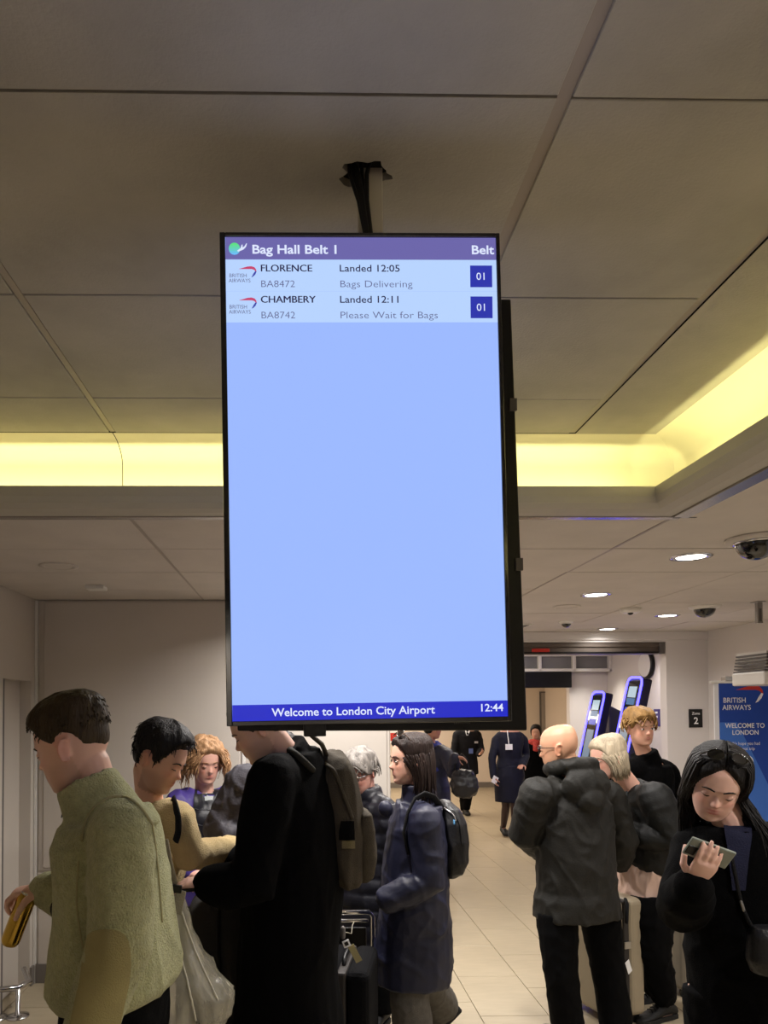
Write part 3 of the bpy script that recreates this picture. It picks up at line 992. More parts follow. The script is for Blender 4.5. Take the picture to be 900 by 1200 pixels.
def head_pt(a, z):
    w_, f_, b_ = np.interp(z, HZ, HW), np.interp(z, HZ, HF), np.interp(z, HZ, HB)
    yc, hy = (f_ + b_) / 2, (f_ - b_) / 2
    s, c = math.sin(a), math.cos(a)
    e = .88
    x = w_ * math.copysign(abs(s) ** e, s)
    y = yc + hy * math.copysign(abs(c) ** e, c)
    if y > .02:
        g = lambda q, r_: math.exp(-(q / r_) ** 2)
        ax = abs(x)
        y -= .010 * g(ax - .032, .016) * g(z - .001, .011)
        y += .004 * g(ax - .024, .02) * g(z - .021, .007)
        y += .004 * g(ax - .043, .016) * g(z + .030, .014)
        y += .0055 * g(x, .019) * g(z + .056, .0050) + .0060 * g(x, .017) * g(z + .0685, .0050)
        y -= .0025 * g(x, .022) * g(z + .062, .0022) + .005 * g(x, .022) * g(z + .083, .006)
        y += .006 * g(x, .020) * g(z + .103, .010)
        y += .003 * g(x, .010) * g(z + .045, .006)
    return x, y, z


class Head:
    def __init__(s, c, fwd, up=V((0, 0, 1)), k=1.0):
        s.c, s.k = V(c), k
        s.f = V(fwd).normalized()
        up = V(up)
        s.r = s.f.cross(up).normalized()
        s.u = s.r.cross(s.f).normalized()

    def p(s, x, y, z):
        return s.c + (s.r * x + s.f * y + s.u * z) * s.k

    def loc(s, arr):
        d = arr - np.array(s.c)
        return np.stack([d @ np.array(s.r), d @ np.array(s.f), d @ np.array(s.u)], 1) / s.k

    def add(s, mb, nose=1.0, ear=1.0):
        n = 56
        zs = list(np.linspace(-.118, .119, 60))
        mb.loft([[s.p(*head_pt(2 * PI * j / n, z)) for j in range(n)] for z in zs])
        rings = []
        for z, y, wx in ((.016, .086, .0065), (.004, .0905, .0075), (-.012, .099, .009), (-.024, .107, .0115), (-.031, .111, .0145), (-.037, .107, .0165), (-.042, .094, .012)):
            y = .084 + (y - .084) * nose
            rings.append([s.p(wx * math.cos(t), y - .018 + (.020 if math.sin(t) > 0 else .02) * math.sin(t), z) for t in [2 * PI * j / 12 for j in range(12)]])
        mb.loft(rings)
        for sx in (-1, 1):
            mb.ell(s.p(sx * .0315, .0775, -.001), s.r * .0155 * s.k, s.f * .0125 * s.k, s.u * .0115 * s.k)
            # ear: a flat shell with a raised rim
            c = s.p(sx * .076, -.012, -.012)
            out = (s.r * sx * .85 - s.f * .45).normalized()
            up = (s.u * .97 - s.f * .2).normalized()
            bk = up.cross(out).normalized()
            e = s.k * ear
            mb.ell(c + out * .004 * e, bk * .014 * e, up * .027 * e, out * .007 * e)
            rim = []
            for t in range(9):
                a = -.6 + t / 8 * 4.3
                rim.append(c + out * .011 * e + bk * (.016 * e * -math.sin(a) * (1 if bk.dot(s.f) > 0 else -1)) * -1 + up * .029 * e * -math.cos(a))
            mb.tube(rim, .0042 * e, 6)

    def brows(s, m, body, th=.0036, drop=0.):
        for sx in (-1, 1):
            mb = MB()
            mb.tube([s.p(sx * .014, .0945, .019 - drop), s.p(sx * .027, .0925, .0235 - drop), s.p(sx * .040, .085, .0225 - drop), s.p(sx * .050, .075, .016 - drop)], [th * .8, th, th * .9, th * .4], 7, flat=.75)
            mb.build('eyebrow', m, body, smooth=True)

    def eyes(s, body, open_=True, iris=(.03, .02, .012, 1)):
        for sx in (-1, 1):
            if open_:
                mb = MB().ell(s.p(sx * .0315, .0822, -.001), s.r * .0125 * s.k, s.f * .0082 * s.k, s.u * .0046 * s.k)
                e = mb.build('eye', EYE, body, smooth=True)
                MB().ell(s.p(sx * .0315, .0875, -.001), s.r * .0052 * s.k, s.f * .0042 * s.k, s.u * .0046 * s.k).build('iris', IRIS, e, smooth=True)
            pts = [s.p(sx * (.0315 + q * .0145), .0895 - .0075 * abs(q) - (.004 if q > .5 else 0), (.0045 if open_ else -.0062) - .0035 * q * q * (1 if open_ else -.6)) for q in (-1, -.5, 0, .5, 1)]
            MB().tube(pts, [.001, .0017, .002, .0018, .001], 6).build('eyelash', IRIS, body, smooth=True)


EYE = mat('eye_white', srgb(215, 208, 200), .25)
IRIS = mat('dark_iris', srgb(28, 20, 16), .3)


def skin_mat(name, rough=.5):
    m = bpy.data.materials.new(name)
    m.use_nodes = True
    nt = m.node_tree
    b = nt.nodes['Principled BSDF']
    at = nt.nodes.new('ShaderNodeAttribute')
    at.attribute_name = 'tone'
    nz = nt.nodes.new('ShaderNodeTexNoise')
    nz.inputs['Scale'].default_value = 55
    nz.inputs['Detail'].default_value = 4
    mx = nt.nodes.new('ShaderNodeMix')
    mx.data_type = 'RGBA'
    mx.blend_type = 'MULTIPLY'
    mx.inputs[0].default_value = .25
    tc = nt.nodes.new('ShaderNodeTexCoord')
    nt.links.new(tc.outputs['Object'], nz.inputs['Vector'])
    nt.links.new(at.outputs['Color'], mx.inputs[6])
    nt.links.new(nz.outputs['Color'], mx.inputs[7])
    nt.links.new(at.outputs['Color'], b.inputs['Base Color'])
    b.inputs['Roughness'].default_value = rough
    b.inputs['Subsurface Weight'].default_value = .12
    b.inputs['Subsurface Radius'].default_value = (.012, .005, .003)
    b.inputs['Subsurface Scale'].default_value = .6
    bp = nt.nodes.new('ShaderNodeBump')
    bp.inputs['Strength'].default_value = .12
    bp.inputs['Distance'].default_value = .003
    nt.links.new(nz.outputs[0], bp.inputs['Height'])
    nt.links.new(bp.outputs[0], b.inputs['Normal'])
    return m


SKIN = skin_mat('skin')


def hand(mb, wrist, d, n, side, curl=(.5, .5, .4), spread=.12, thumb=.5, k=1.0, rmin=.0, length=1.):
    """palm and five fingers. d: wrist to knuckles, n: palm normal, side: +1 thumb towards d x n"""
    d = V(d).normalized()
    n = (V(n) - d * V(n).dot(d)).normalized()
    a = d.cross(n).normalized() * side           # towards the thumb
    wrist = V(wrist)
    rg = []
    for t, hw, ht in ((-.01, .024, .018), (.015, .028, .018), (.045, .037, .016), (.07, .040, .0145), (.085, .039, .0125), (.091, .036, .008)):
        c = wrist + d * t * k
        rg.append([c + a * hw * k * math.cos(2 * PI * j / 14) + n * max(ht * k, rmin) * math.sin(2 * PI * j / 14) for j in range(14)])
    mb.loft(rg)
    fing = [(.030, .071, .0086), (.0105, .079, .0088), (-.0095, .074, .0084), (-.028, .058, .0076)]
    for i, (off, L, r) in enumerate(fing):
        p = wrist + d * (.080 - .004 * abs(i - 1)) * k + a * off * k
        pts, rad = [p - d * .012 * k, p], [r * k, r * k]
        ang = 0
        dd = (d + a * spread * (1.2 - i * .8)).normalized()
        for sgl, cc, rr in ((.45, curl[0], 1.), (.30, curl[1], .92), (.25, curl[2], .8)):
            ang += cc
            q = (dd * math.cos(ang) + n * math.sin(ang)).normalized()
            p = p + q * L * sgl * k * length
            pts.append(p)
            rad.append(max(r * rr * k, rmin))
        mb.tube(pts, rad, 9)
    b = wrist + d * .018 * k + a * .022 * k + n * .004 * k
    t1 = (d * .62 + a * .70 + n * .35).normalized()
    t2 = (d * (.85) + a * (.35 - thumb * .5) + n * (.35 + thumb)).normalized()
    p1 = b + t1 * .040 * k
    p2 = p1 + t2 * .032 * k
    p3 = p2 + (t2 + n * thumb * .4).normalized() * .026 * k
    mb.tube([b, p1, p2, p3], [.0135 * k, .0115 * k, max(.0098 * k, rmin), max(.0078 * k, rmin)], 9)


TORSO = [(-.16, .10, .085), (-.06, .155, .11), (.05, .165, .112), (.3, .138, .10), (.6, .158, .115), (.8, .172, .108), (.92, .14, .085), (1.0, .075, .065)]


class Person:
    def __init__(s, label, head, nb, ch, pe, lat, lath=None, arms=(), legs=(), vox=.006, g=1.0, tone=(196, 150, 128), lip=None, stubble=None, nose=1., ear=1., bald=None, group=None, cat='person'):
        s.h, s.nb, s.ch, s.pe = head, V(nb), V(ch), V(pe)
        s.lat = V(lat).normalized()
        s.lath = V(lath).normalized() if lath is not None else s.lat
        s.arms, s.legs, s.vox, s.g = list(arms), list(legs), vox, g
        mb = MB()
        s.torso(mb, TORSO, 0, g)
        # neck
        hb = s.h.p(0, -.030, -.055)
        mb.tube([s.nb - (hb - s.nb) * .3, s.nb, lerp(s.nb, hb, .5), hb], [.068 * g, .058 * g, .052 * g, .052 * g], 16)
        for sh, el, wr, hd in s.arms:
            mb.tube([lerp(s.nb, sh, .25) - V((0, 0, .02)), lerp(s.nb, sh, .65) - V((0, 0, .012)), sh], [.05 * g, .052 * g, .050 * g], 12)
            mb.tube([sh, lerp(sh, el, .4), el, lerp(el, wr, .35), wr], [.052 * g, .047 * g, .038 * g, .038 * g, .026], 12)
            if hd:
                hand(mb, wr, rmin=vox * .75, **hd)
        for hp, kn, an, ft in s.legs:
            mb.tube([hp, lerp(hp, kn, .5), kn, lerp(kn, an, .35), an], [.082 * g, .07 * g, .052 * g, .050 * g, .034], 14)
            f = V(ft).normalized()
            mb.tube([an - V((0, 0, .045)) - f * .03, an - V((0, 0, .045)) + f * .06, an - V((0, 0, .055)) + f * .14], [.025, .027, .018], 10)
        s.h.add(mb, nose, ear)
        me = remesh(mb, vox, 2, .5)
        s.paint(me, tone, lip or tuple(int(c * q) for c, q in zip(tone, (.86, .64, .64))), stubble, bald)
        s.o = put('person', me, SKIN, None, True, label, cat, group)
        s.o.location = (0, 0, 0)

    def spine(s, t):
        if t <= 0:
            return s.pe + (s.pe - s.ch).normalized() * (t * .5) * -1 * -1 if False else s.pe + V((0, 0, 1)) * t * .5
        tc = .58
        a, b, c = s.pe, s.ch, s.nb
        l0 = (t - tc) * (t - 1) / (tc)
        l1 = t * (t - 1) / (tc * (tc - 1))
        l2 = t * (t - tc) / (1 - tc)
        return a * l0 + b * l1 + c * l2

    def ring(s, t, hw, hd, n=24, e=2.3):
        c = s.spine(t)
        lt = lerp(s.lath, s.lat, max(0, min(1, t))).normalized()
        ax = (s.spine(t + .04) - s.spine(t - .04)).normalized()
        lt = (lt - ax * lt.dot(ax)).normalized()
        fr_ = ax.cross(lt).normalized()
        q = 2 / e
        return [c + lt * (hw * math.copysign(abs(math.cos(x)) ** q, math.cos(x))) + fr_ * (hd * math.copysign(abs(math.sin(x)) ** q, math.sin(x))) for x in [2 * PI * j / n for j in range(n)]]

    def torso(s, mb, table, th=0., g=1.0):
        mb.loft([s.ring(t, hw * g + th, hd * g + th) for t, hw, hd in table])

    def paint(s, me, tone, lip, stubble, bald):
        c = coords(me)
        L = s.h.loc(c)
        base = np.array(srgb(*tone)[:3])
        col = np.tile(base, (len(c), 1))
        x, y, z = np.abs(L[:, 0]), L[:, 1], L[:, 2]
        G = lambda q, r_: np.exp(-(q / r_) ** 2)
        inhead = ((z > -.13) & (z < .13) & (x < .1) & (np.abs(y) < .14)).astype(float)
        front = (y > .05).astype(float) * inhead
        red = np.array([1.06, .80, .76])

        def mix(wt, target):
            nonlocal col
            col = col * (1 - wt[:, None]) + np.array(target)[None, :] * wt[:, None]
        mix(.55 * G(x - .042, .02) * G(z + .03, .02) * front, base * red)
        mix(.5 * G(x, .016) * G(z + .032, .012) * (y > .095) * inhead, base * red)
        mix(.5 * (x > .074) * (z > -.06) * (z < .03) * (np.abs(y + .015) < .03) * inhead, base * np.array([1.05, .76, .72]))
        if stubble:
            wst = (1 / (1 + np.exp((z + .042) / .006))) * (y > -.02) * (z > -.125) * inhead
            mix(.55 * wst * (1 - .6 * G(x, .02) * G(z + .062, .008)), srgb(*stubble)[:3])
        lm = G(x / .024, 1.0) ** 2 * np.maximum(G(z + .0565, .0042), G(z + .0685, .0048)) * front * (y > .083)
        mix(np.clip(lm * 1.3, 0, .9), srgb(*lip)[:3])
        mix(.28 * G(x - .032, .018) * G(z - .004, .009) * front * inhead, base * np.array([.8, .7, .7]))
        at = me.color_attributes.new('tone', 'FLOAT_COLOR', 'POINT')
        at.data.foreach_set('color', np.concatenate([col, np.ones((len(c), 1))], 1).astype(np.float32).ravel())

    def brows(s, m, o, th=.0036, drop=0.):
        s.h.brows(m, o, th, drop)

    def eyes(s, o, open_=True):
        s.h.eyes(o, open_)

    # ---- clothing
    def top(s, name, m, table=None, th=.02, hem=(), sleeves=True, sr=(.075, .07, .062, .058, .05), cuff=0.0, vox=None, smooth=4, wr=.005, freq=8., squash=(1, 1, .8), seed=1., quilt_=None, extra=None, collar=None, g=None, lim=1.0, shoulder=.06):
        g = g or s.g
        mb = MB()
        tb = table or [(t, hw, hd) for t, hw, hd in TORSO if t > -.1 and t < .97]
        rings = []
        for q in hem:                       # (drop below pelvis, half width, half depth, shift vector)
            d, hw, hd = q[:3]
            sh = V(q[3]) if len(q) > 3 else V((0, 0, 0))
            fr_ = V((0, 0, 1)).cross(s.lath).normalized()
            c = s.pe - V((0, 0, d)) + sh
            rings.append([c + s.lath * hw * math.copysign(abs(math.cos(x)) ** .85, math.cos(x)) + fr_ * hd * math.copysign(abs(math.sin(x)) ** .85, math.sin(x)) for x in [2 * PI * j / 24 for j in range(24)]])
        rings += [s.ring(t, hw * g + th, hd * g + th) for t, hw, hd in tb]
        mb.loft(rings)
        if sleeves:
            for i, (sh, el, wr_, hd) in enumerate(s.arms):
                if sleeves is not True and i not in sleeves:
                    continue
                w2 = lerp(wr_, el, cuff)
                if shoulder:
                    mb.tube([lerp(s.nb, sh, .35) - V((0, 0, .03)), lerp(s.nb, sh, .7) - V((0, 0, .02)), sh], [shoulder * g + th * .5, shoulder * g + th, sr[0] * g * .96], 14)
                mb.tube([sh, lerp(sh, el, .45), el, lerp(el, w2, .5), w2], [r_ * g for r_ in sr], 16)
        if extra:
            extra(mb)
        if collar:
            hgt, r0, r1 = collar
            ax = (s.h.p(0, -.03, -.06) - s.nb).normalized()
            mb.tube([s.nb - ax * .05, s.nb + ax * .01, s.nb + ax * hgt], [r0 * 1.15, r0, r1], 18, round_ends=False)
        me = remesh(mb, vox or s.vox * 1.5, smooth)
        if wr:
            wrinkle(me, wr, freq, squash, seed)
        if quilt_:
            quilt(me, *quilt_)
        return put(name, me, m, s.o, True)

    def trousers(s, m, r=(.10, .092, .078, .074, .068), vox=None, wr=.004, cut=0., name='trousers', top_=.08, seat=(.175, .125)):
        mb = MB()
        g = s.g
        mb.loft([s.ring(t, hw * g, hd * g) for t, hw, hd in ((-.18, seat[0] * .75, seat[1] * .85), (-.08, seat[0], seat[1]), (.02, seat[0], seat[1]), (top_, seat[0] * .96, seat[1] * .96))])
        for hp, kn, an, ft in s.legs:
            an2 = lerp(an, kn, cut)
            mb.tube([hp, lerp(hp, kn, .5), kn, lerp(kn, an2, .5), an2], [q * g for q in r], 16, round_ends=False)
        me = remesh(mb, vox or s.vox * 1.5, 4)
        if wr:
            wrinkle(me, wr, 10, (1, 1, .9), 3.)
        return put(name, me, m, s.o, True)

    def shoes(s, m, sole, L=.27, hgt=.09, name='shoe', which=None, lace=None):
        for i, (hp, kn, an, ft) in enumerate(s.legs):
            if which is not None and i not in which:
                continue
            f = V(ft).normalized()
            lt = V((0, 0, 1)).cross(f).normalized()
            up = f.cross(lt).normalized() * 1
            if up.z < 0:
                up = -up
            base = an - up * .085 - f * .075
            rg = []
            for t, hw, h_ in ((0, .02, .05), (.01, .032, .075), (.06, .037, hgt + .01), (.11, .038, hgt), (.16, .043, .070), (.21, .045, .052), (.25, .038, .040), (.268, .02, .028)):
                t *= L / .27
                c = base + f * t
                rg.append([c + lt * hw * .98 * math.cos(x) + up * (.022 + (h_ - .02) * (.5 + .5 * math.sin(x))) for x in [2 * PI * j / 14 for j in range(14)]])
            o = MB().loft(rg).build(name, m, s.o, smooth=True)
            out = []
            for t, hw in ((0, .018), (.008, .031), (.06, .037), (.12, .038), (.18, .045), (.23, .044), (.26, .030), (.272, .012)):
                out.append((t * L / .27, hw))
            pts = [(a_, b_) for a_, b_ in out] + [(a_, -b_) for a_, b_ in out[::-1]]
            MB().prism(pts, base, f, lt, up * .030).build('sole', sole, o, bevel=.004)
            if lace:
                mb = MB()
                for q in range(4):
                    c = base + f * (.12 + q * .02) * L / .27 + up * (hgt - .006 - q * .009)
                    mb.tube([c - lt * .022 + up * -.004, c + up * .004, c + lt * .022 + f * .008 - up * .004], .003, 6)
                mb.build('laces', lace, o, smooth=True)

    def hair(s, m, line, thick, name='hair', extra=None, tuft=.004, tf=45., vox=.005, seed=0., zmin=-.085, smooth=1, stretch=(1, 1, .35), spikes=0, sl=.02):
        """cap grown from the skull inside the hairline; thick(a, z) in metres"""
        h = s.h
        n, rows = 72, 44
        zs = np.linspace(zmin, .1188, rows)
        idx, vs_, fs = {}, [], []
        C0 = V((0, -.01, .02))
        keep = []
        for i, z in enumerate(zs):
            for j in range(n):
                a = 2 * PI * j / n - PI
                x, y, zz = head_pt(a, z)
                q = V((x, y, zz))
                mk = z - np.interp(abs(a), line[0], line[1])
                t = max(0., min(1., mk / .018))
                t = t * t * (3 - 2 * t)
                th = thick(a, z)
                dn = (q - C0).normalized()
                nz = noise.noise((x * tf * stretch[0] + seed, y * tf * stretch[1], z * tf * stretch[2]))
                q = q + dn * ((th + tuft * min(1, th / .012) * nz) * t - .004 * (1 - t))
                vs_.append(h.p(*q))
                keep.append(mk > -.012)
        for i in range(rows - 1):
            for j in range(n):
                q = (i * n + j, i * n + (j + 1) % n, (i + 1) * n + (j + 1) % n, (i + 1) * n + j)
                if all(keep[k_] for k_ in q):
                    fs.append(q)
        vs_.append(h.p(*(V((0, -.02, .119)) + V((0, 0, thick(0, .119))))))
        for j in range(n):
            fs.append(((rows - 1) * n + j, (rows - 1) * n + (j + 1) % n, len(vs_) - 1))
        mb = MB().poly(vs_, fs)
        rnd = random.Random(int(seed * 10) + 1)
        crown = V((0, -.055, .125))
        while spikes > 0:
            spikes -= 1
            a, z = rnd.uniform(-PI, PI), rnd.uniform(zmin, .117)
            if z - np.interp(abs(a), line[0], line[1]) < .008:
                continue
            q = V(head_pt(a, z))
            dn = (q - C0).normalized()
            th = thick(a, z)
            d = q - crown
            d = (d - dn * d.dot(dn)).normalized() + V((rnd.uniform(-.35, .35), rnd.uniform(-.35, .35), rnd.uniform(-.3, .3)))
            if th < .004:
                continue
            b0 = q + dn * (th * .75)
            L = sl * rnd.uniform(.6, 1.3)
            strand(mb, [h.p(*b0), h.p(*(b0 + d * L * .5 + dn * .12 * L)), h.p(*(b0 + d * L - dn * .05 * L))], .0024, .0008, 4)
        if extra:
            extra(mb)
        return put(name, mb.mesh(), m, s.o, True)


def strand(mb, pts, r0, r1, n=4):
    L = len(pts)
    mb.tube(pts, [lerp(r0, r1, i / (L - 1)) for i in range(L)], n, round_ends=False)


def bez(p0, p1, p2, p3, n=7):
    out = []
    for i in range(n):
        t = i / (n - 1)
        out.append(p0 * (1 - t) ** 3 + p1 * 3 * t * (1 - t) ** 2 + p2 * 3 * t * t * (1 - t) + p3 * t ** 3)
    return out


def hairm(name, c, var=.35):
    return mat(name, srgb(*c), .55, var=var, vscale=40, stretch=(1, 1, .12), bump=.5, bscale=160, spec=.3)


SHORT = ([0, .5, .85, 1.05, 1.25, 1.45, 1.62, 1.9, 2.2, PI], [.072, .070, .058, .030, .0, -.02, .022, .012, -.045, -.070])
LONGL = ([0, .5, .9, 1.2, 1.6, PI], [.070, .060, .030, -.02, -.06, -.085])
GRIPUP = V((0, 0, 1))


def glasses(p, m, on_top=False, lens=None, back=0., tilt=0.):
    """frame across the eyes, or pushed up on the hair"""
    h = p.h
    if on_top:
        F = lambda x, y, z: h.p(x, .058 - back + y * math.cos(tilt) - z * math.sin(tilt), .138 + z * math.cos(tilt) + y * math.sin(tilt))
    else:
        F = lambda x, y, z: h.p(x, .102 + y, .0 + z)
    root = None
    for sx in (-1, 1):
        c = [(.024 * math.cos(t), .019 * math.sin(t)) for t in [2 * PI * j / 14 for j in range(15)]]
        mb = MB().tube([F(sx * .034 + a, -.25 * abs(sx * .034 + a) + .006, b) for a, b in c], .0026, 6)
        if lens:
            mb2 = MB().poly([F(sx * .034 + a, -.25 * abs(sx * .034 + a) + .006, b) for a, b in c[:-1]], [tuple(range(14))])
        if root is None:
            root = mb
        else:
            root.v, root.f = root.v + mb.v, root.f + [tuple(i + len(root.v) for i in f) for f in mb.f]
        if lens:
            mb2.build('lens', lens, p.o)
    k = MB()
    k.tube([F(-.012, .004, .006), F(0, .008, .008), F(.012, .004, .006)], .0022, 6)
    for sx in (-1, 1):
        k.tube([F(sx * .058, -.010, .008), F(sx * .074, -.035, .008), F(sx * .080, -.10, .004)], .0022, 6)
    n0 = len(root.v)
    root.v += k.v
    root.f += [tuple(i + n0 for i in f) for f in k.f]
    return root.build('glasses', m, p.o, smooth=True)
# ================================================================== THE PEOPLE
def drape(o, pts, Y=None, lift=.002):
    """points of the surface of o that lie at the given places of the photograph"""
    org = V((0, 0, CAM_H))
    out = []
    mi = o.matrix_world.inverted()
    for px, py in pts:
        d = (W(px, py, 5) - org).normalized()
        ok, loc, nor, _ = o.ray_cast(org, d)
        out.append(loc + nor * lift if ok else None)
    return out


def piping(o, pts, r, m, name, parent, n=26, lift=.001, flat=None):
    """thin cord laid on the surface of a garment along a smooth path"""
    P = []
    for i in range(n):
        t = i / (n - 1) * (len(pts) - 1)
        k = min(int(t), len(pts) - 2)
        f = t - k
        p0, p1, p2, p3 = (pts[max(k - 1, 0)], pts[k], pts[k + 1], pts[min(k + 2, len(pts) - 1)])
        P.append(tuple(.5 * (2 * p1[q] + (p2[q] - p0[q]) * f + (2 * p0[q] - 5 * p1[q] + 4 * p2[q] - p3[q]) * f * f + (3 * p1[q] - p0[q] - 3 * p2[q] + p3[q]) * f ** 3) for q in (0, 1)))
    S = [p for p in drape(o, P, lift=lift) if p is not None]
    if len(S) < 3:
        return None
    return MB().tube(S, r, 8, flat=flat, hint=V((0, -1, 0))).build(name, m, parent, smooth=True)


def patch(o, outline, m, name, parent, n=14, lift=.003):
    """cloth piece laid on a garment: rows of (y, x0, x1) in the photograph"""
    vs_, ids, fs = [], {}, []
    rows = []
    for i, (y, x0, x1) in enumerate(outline):
        row = drape(o, [(lerp(x0, x1, j / n), y) for j in range(n + 1)], lift=lift)
        rows.append(row)
    for i, row in enumerate(rows):
        for j, p in enumerate(row):
            if p is not None:
                ids[i, j] = len(vs_)
                vs_.append(p)
    for i in range(len(rows) - 1):
        for j in range(n):
            q = [(i, j), (i, j + 1), (i + 1, j + 1), (i + 1, j)]
            if all(k in ids for k in q):
                fs.append(tuple(ids[k] for k in q))
    return MB().poly(vs_, fs).build(name, m, parent, smooth=True)


def cloth(name, c, rough=.8, var=.12, bump=.35, bscale=220., sheen=.0, vscale=9., spec=.25):
    return mat(name, srgb(*c), rough, var=var, vscale=vscale, bump=bump, bscale=bscale, sheen=sheen, spec=spec)


FLEECE = cloth('green_fleece', (172, 172, 128), .95, .16, 1.0, 190, .2, vscale=60)
FLEECE2 = cloth('green_canvas', (158, 148, 102), .85, .1, .4, 300)
FLEECE3 = cloth('pale_binding', (164, 158, 118), .8, .05, .2)
BLACKC = cloth('black_wool', (4, 4, 5), .95, .2, .4, 260, .0, spec=.1)
BLACKT = cloth('black_trouser', (6, 6, 7), .95, .2, .3, 260, .0, spec=.12)
NAVY = cloth('navy_shell', (28, 30, 50), .5, .12, .1, 90, .0, spec=.45)
OLIVE = cloth('dark_olive_parka', (22, 21, 17), .66, .12, .2, 120, .0, spec=.4)
CREAM = cloth('cream_knit', (196, 172, 124), .95, .1, .7, 240, .1)
PURPLE = cloth('purple_shell', (76, 62, 140), .5, .1, .1, 90, .0, spec=.45)
DKPUF = cloth('dark_puffer', (20, 20, 28), .45, .15, .1, 90, .0, spec=.5)
GREYJ = cloth('grey_jacket', (66, 64, 70), .6, .15, .2, 120)
PINK = cloth('pale_pink_shirt', (214, 184, 168), .8, .05, .15, 200)
JEANS = cloth('grey_jeans', (92, 88, 82), .85, .2, .5, 320, vscale=30)
UNIF = cloth('uniform_navy', (20, 22, 38), .75, .1, .2, 260)
STRAP = cloth('strap_webbing', (18, 18, 20), .7, .1, .5, 300)
KHAKI = cloth('khaki_canvas', (68, 61, 50), .85, .14, .5, 260)
SHOEB = mat('black_shoe', srgb(20, 20, 20), .55, bump=.3, bscale=200)
SOLEB = mat('black_sole', srgb(28, 28, 28), .7)
SHOEW = mat('white_shoe', srgb(205, 198, 184), .6)
BROWNS = mat('brown_leather', srgb(92, 62, 42), .5)
H_BROWN = hairm('brown_hair', (58, 46, 28))
H_BLACK = hairm('black_hair', (16, 12, 11))
H_CURL = hairm('auburn_hair', (166, 128, 92), .3)
H_GREY = hairm('grey_hair', (128, 122, 116), .45)
H_WHITE = hairm('blonde_grey_hair', (176, 162, 138), .3)
H_BLOND = hairm('blond_hair', (150, 116, 70), .4)
H_DARKB = hairm('dark_brown_hair', (38, 26, 22), .4)


def down(sh, dx=0, dy=0, L1=.29, L2=.26, bend=(0, -.06)):
    """arm hanging from a shoulder"""
    el = V(sh) + V((dx, dy, -L1))
    return el, el + V((bend[0], bend[1], -L2))


def stand(pe, lath, sep=.095, foot=(0, -1, 0), z=.085, spread=0., kb=.0):
    out = []
    f = V(foot).normalized()
    for s_ in (-1, 1):
        hp = V(pe) + V(lath).normalized() * sep * s_ - V((0, 0, .06))
        an = V((hp.x, hp.y, z)) + V(lath).normalized() * spread * s_
        out.append((hp, lerp(hp, an, .5) + f * .02, an, foot))
    return out


HANG = lambda d, n, s_: dict(d=d, n=n, side=s_, curl=(.35, .4, .35), thumb=.3)

# ---------------------------------------------------------------- 1: green fleece
G = 1.93
fw = V((-.93, .30, 0)).normalized()
lt = V((.30, .93, 0)).normalized()
pe = W(136, 1190, 1.95)
p = Person('person in a green fleece jacket holding a gold can, head bowed in profile', Head(W(86, 873, G), (-.93, .16, -.30), (-.25, 0, .97), 1.03),
           W(121, 944, G), W(134, 1035, 1.94), pe, lt,
           arms=[(W(143, 970, 1.76), W(141, 1108, 1.70), W(92, 1232, 1.68), HANG((-.3, 0, -1), (-.5, .8, 0), 1)),
                 (W(112, 968, 2.10), W(98, 1062, 2.17), W(53, 1041, 2.12), dict(d=(-1, 0, -.12), n=(-.15, .05, -1), side=1, curl=(.55, .85, .6), thumb=.7, spread=.02))],
           legs=stand(pe, lt, foot=fw), vox=.005, tone=(222, 178, 158), stubble=(190, 150, 128), lip=(150, 92, 82))
ft = [(.09, .15, .10), (.105, .19, .132), (.15, .215, .150), (.25, .212, .145), (.45, .205, .125), (.68, .20, .112), (.85, .19, .108), (.95, .145, .105)]


def fleece_collar(mb):
    ax = V((-.46, .05, .88)).normalized()
    c = W(108, 930, G)
    u = lt
    v = ax.cross(u).normalized()
    rg = []
    for t, r1, r2 in ((-.15, .12, .13), (-.09, .105, .115), (-.03, .092, .095), (.01, .088, .086), (.035, .086, .083), (.038, .078, .075), (.005, .070, .066)):
        rg.append([c + ax * t + u * r1 * math.cos(x) + v * r2 * math.sin(x) for x in [2 * PI * j / 24 for j in range(24)]])
    mb.loft(rg)


fl = p.top('fleece_jacket', FLEECE, ft, th=0, sr=(.082, .080, .080, .070, .056), vox=.0075, smooth=5, wr=.007, freq=7, squash=(1, 1, .6), seed=2.2, extra=fleece_collar, cuff=.05)
patch(fl, [(y, 125 - w_ + (0 if y < 1140 else -(y - 1140) * .28), 125 + w_ - (0 if y < 1140 else (y - 1140) * .18)) for y, w_ in ((1089, 8), (1091, 15), (1095, 21), (1102, 25), (1112, 27), (1130, 28), (1150, 28), (1175, 27), (1200, 26), (1215, 25))], FLEECE2, 'elbow_patch', fl)
piping(fl, [(96, 985), (101, 962), (112, 945), (130, 934), (148, 935), (164, 946), (178, 966)], .0042, FLEECE3, 'seam_binding', fl)
piping(fl, [(92, 1010), (90, 1060), (97, 1110)], .0025, FLEECE3, 'seam_binding', fl)
piping(fl, [(178, 966), (184, 1010), (190, 1080)], .0025, FLEECE3, 'seam_binding', fl)
p.trousers(BLACKT, top_=.2)
p.shoes(SHOEB, SOLEB)
p.hair(H_BROWN, ([0, .5, .85, 1.05, 1.25, 1.45, 1.62, 1.9, 2.2, PI], [.060, .062, .052, .030, .012, .0, .03, .015, -.022, -.036]),
       lambda a, z: .0015 + .019 * max(0, min(1, (z - .025) / .06)) + (.005 if abs(a) < .9 and z > .06 else 0), tuft=.005, tf=70, seed=1., spikes=1100, sl=.013)
p.brows(H_BROWN, p.o, drop=.004)
p.eyes(p.o, False)
cn, cax = W(22, 1077, 2.10), V((-.36, .02, -.93)).normalized()
